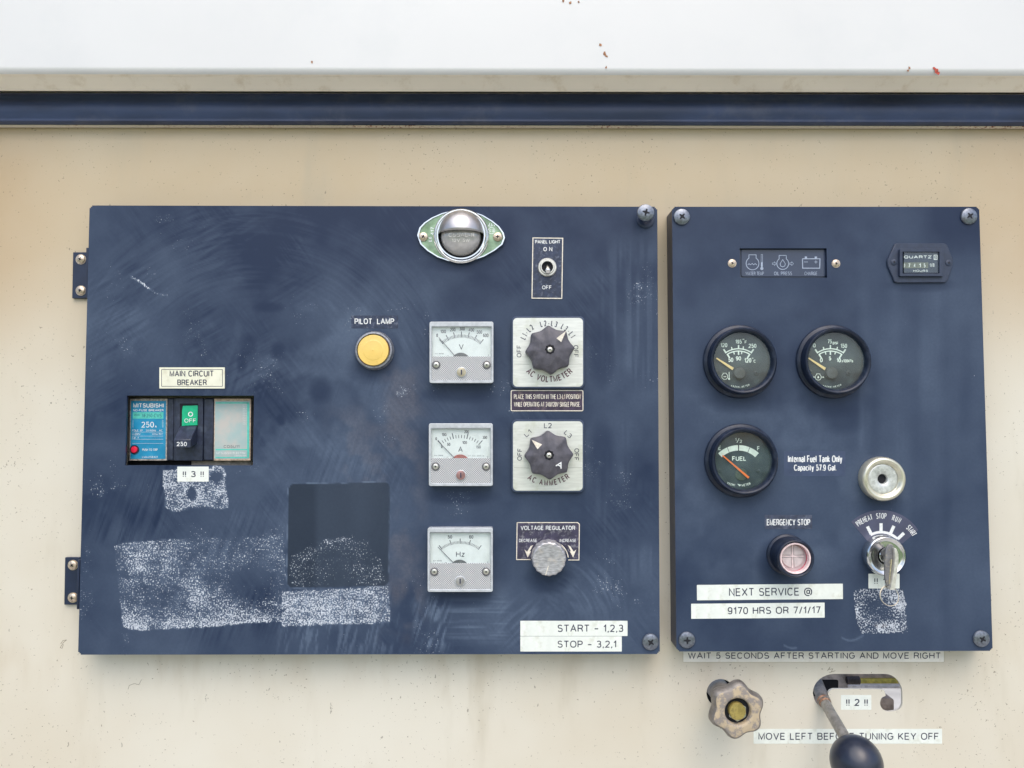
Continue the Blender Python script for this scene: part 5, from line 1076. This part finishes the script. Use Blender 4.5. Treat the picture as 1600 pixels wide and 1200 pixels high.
b.face(rows[0]); b.face(rows[-1][::-1]); b.build('ball_grip', BALL, lv, angle=60)
# ================================================================ THINGS SEEN INSIDE THE SLOT
def inner(name, label_, cat, parts):
    t = thing(name, parts[0][1][0], parts[0][1][1], -.05, label_, cat)
    for nm, (x0, y0, x1, y1), d0, d1, m, rad in parts:
        b = MB(Vector(t.location), 0.0); b.prism(rrect(x0, y0, x1, y1, rad), d0, d1, zr=d1, back=True); b.build(nm, m, t, bevel=.5)
    return t
inner('steel_bracket', 'grey steel bracket with a dark opening seen through the left end of the slot', 'bracket', [
    ('frame', (1255, 1040, 1325, 1130), -46, -40, mat('mauve_grey_steel', (.48, .42, .41), .5, .3, var=.3, scale=100, dirt=(.12, .09, .09)), 6), ('opening', (1262, 1062, 1310, 1088), -40, -39.6, VOID, 3)])
bt = thing('threaded_bolt', 1332, 1063, -.035, 'short threaded bolt seen through the top of the lever slot', 'bolt')
b = MB(Vector(bt.location), 0); q0 = W(1323, 1063, -.034); q1 = W(1343, 1063, -.034); rr0 = .0036
for k in range(9):
    a = q0+(q1-q0)*(k/9); c = q0+(q1-q0)*((k+.5)/9); e = q0+(q1-q0)*((k+1)/9); b.tube(a, c, rr0*.8, rr0, 20, False); b.tube(c, e, rr0, rr0*.8, 20, False)
b.build('thread', mat('dark_bolt', (.14, .12, .12), .4, .7), bt)
inner('grass_stand_in', 'narrow olive green rail behind the lever slot', 'rail', [('rail', (1318, 1062, 1440, 1070.5), -62, -56, mat('grass_olive', (.60, .52, .12), .5, var=.3, scale=200), 1)])  # no real rail: olive bar added in place of the grass seen beyond
inner('cross_member', 'dark grey cross member filling the top of the slot view', 'beam', [('beam', (1230, 1020, 1450, 1060), -70, -60, mat('purple_grey_steel', (.42, .35, .35), .6, 0, var=.4, scale=90, dirt=(.3, .27, .25)), 2)])
inner('white_bar', 'bright white bar crossing behind the lever slot', 'bar', [('bar', (1320, 1071.2, 1450, 1076), -54, -48, mat('white_rail', (.80, .76, .80), .3), 1)])
inner('rubber_mount', 'small brown rounded block in the hooked right end of the slot', 'block', [('block', (1368, 1091, 1397, 1120), -50, -30, mat('brown_block', (.36, .29, .25), .55, var=.3, scale=150), 5)])
# added dark plate stands in for the shade inside the throttle hole
inner('hole_shade_plate', 'dark plate behind the round throttle hole', 'plate', [('plate', (1085, 1040, 1170, 1130), -40, -38, VOID, 3)])  # no real part: plate added only for the shade
# ================================================================ SMALL MARKS ON THE WALL
def squiggle(pts, wv, txt):
    c = pts[0]; t = thing('scratch_mark', c[0], c[1], 0.0, txt, 'scratch'); b = MB(Vector(t.location), 0.0); b.stroke(pts, wv, .03); b.build('mark', mat('dark_scratch', (.18, .15, .10), .7), t, flat=True)
for pts in ([(95, 1006), (98, 1001), (104, 1000), (99, 1004), (94, 1012), (97, 1013), (99, 1007)],):
    squiggle(pts, .7, 'tiny curled dark scratch on the beige wall left of the lower hinge')
squiggle([(200, 1077), (202, 1071), (210, 1068), (217, 1070), (221, 1062)], .6, 'thin hooked hairline scratch on the beige wall below the large panel')
squiggle([(1293, 1048), (1297, 1042), (1295, 1046), (1301, 1045), (1299, 1050), (1305, 1048), (1296, 1051)], .7, 'small dark scribbled scratch on the wall just above the lever slot')
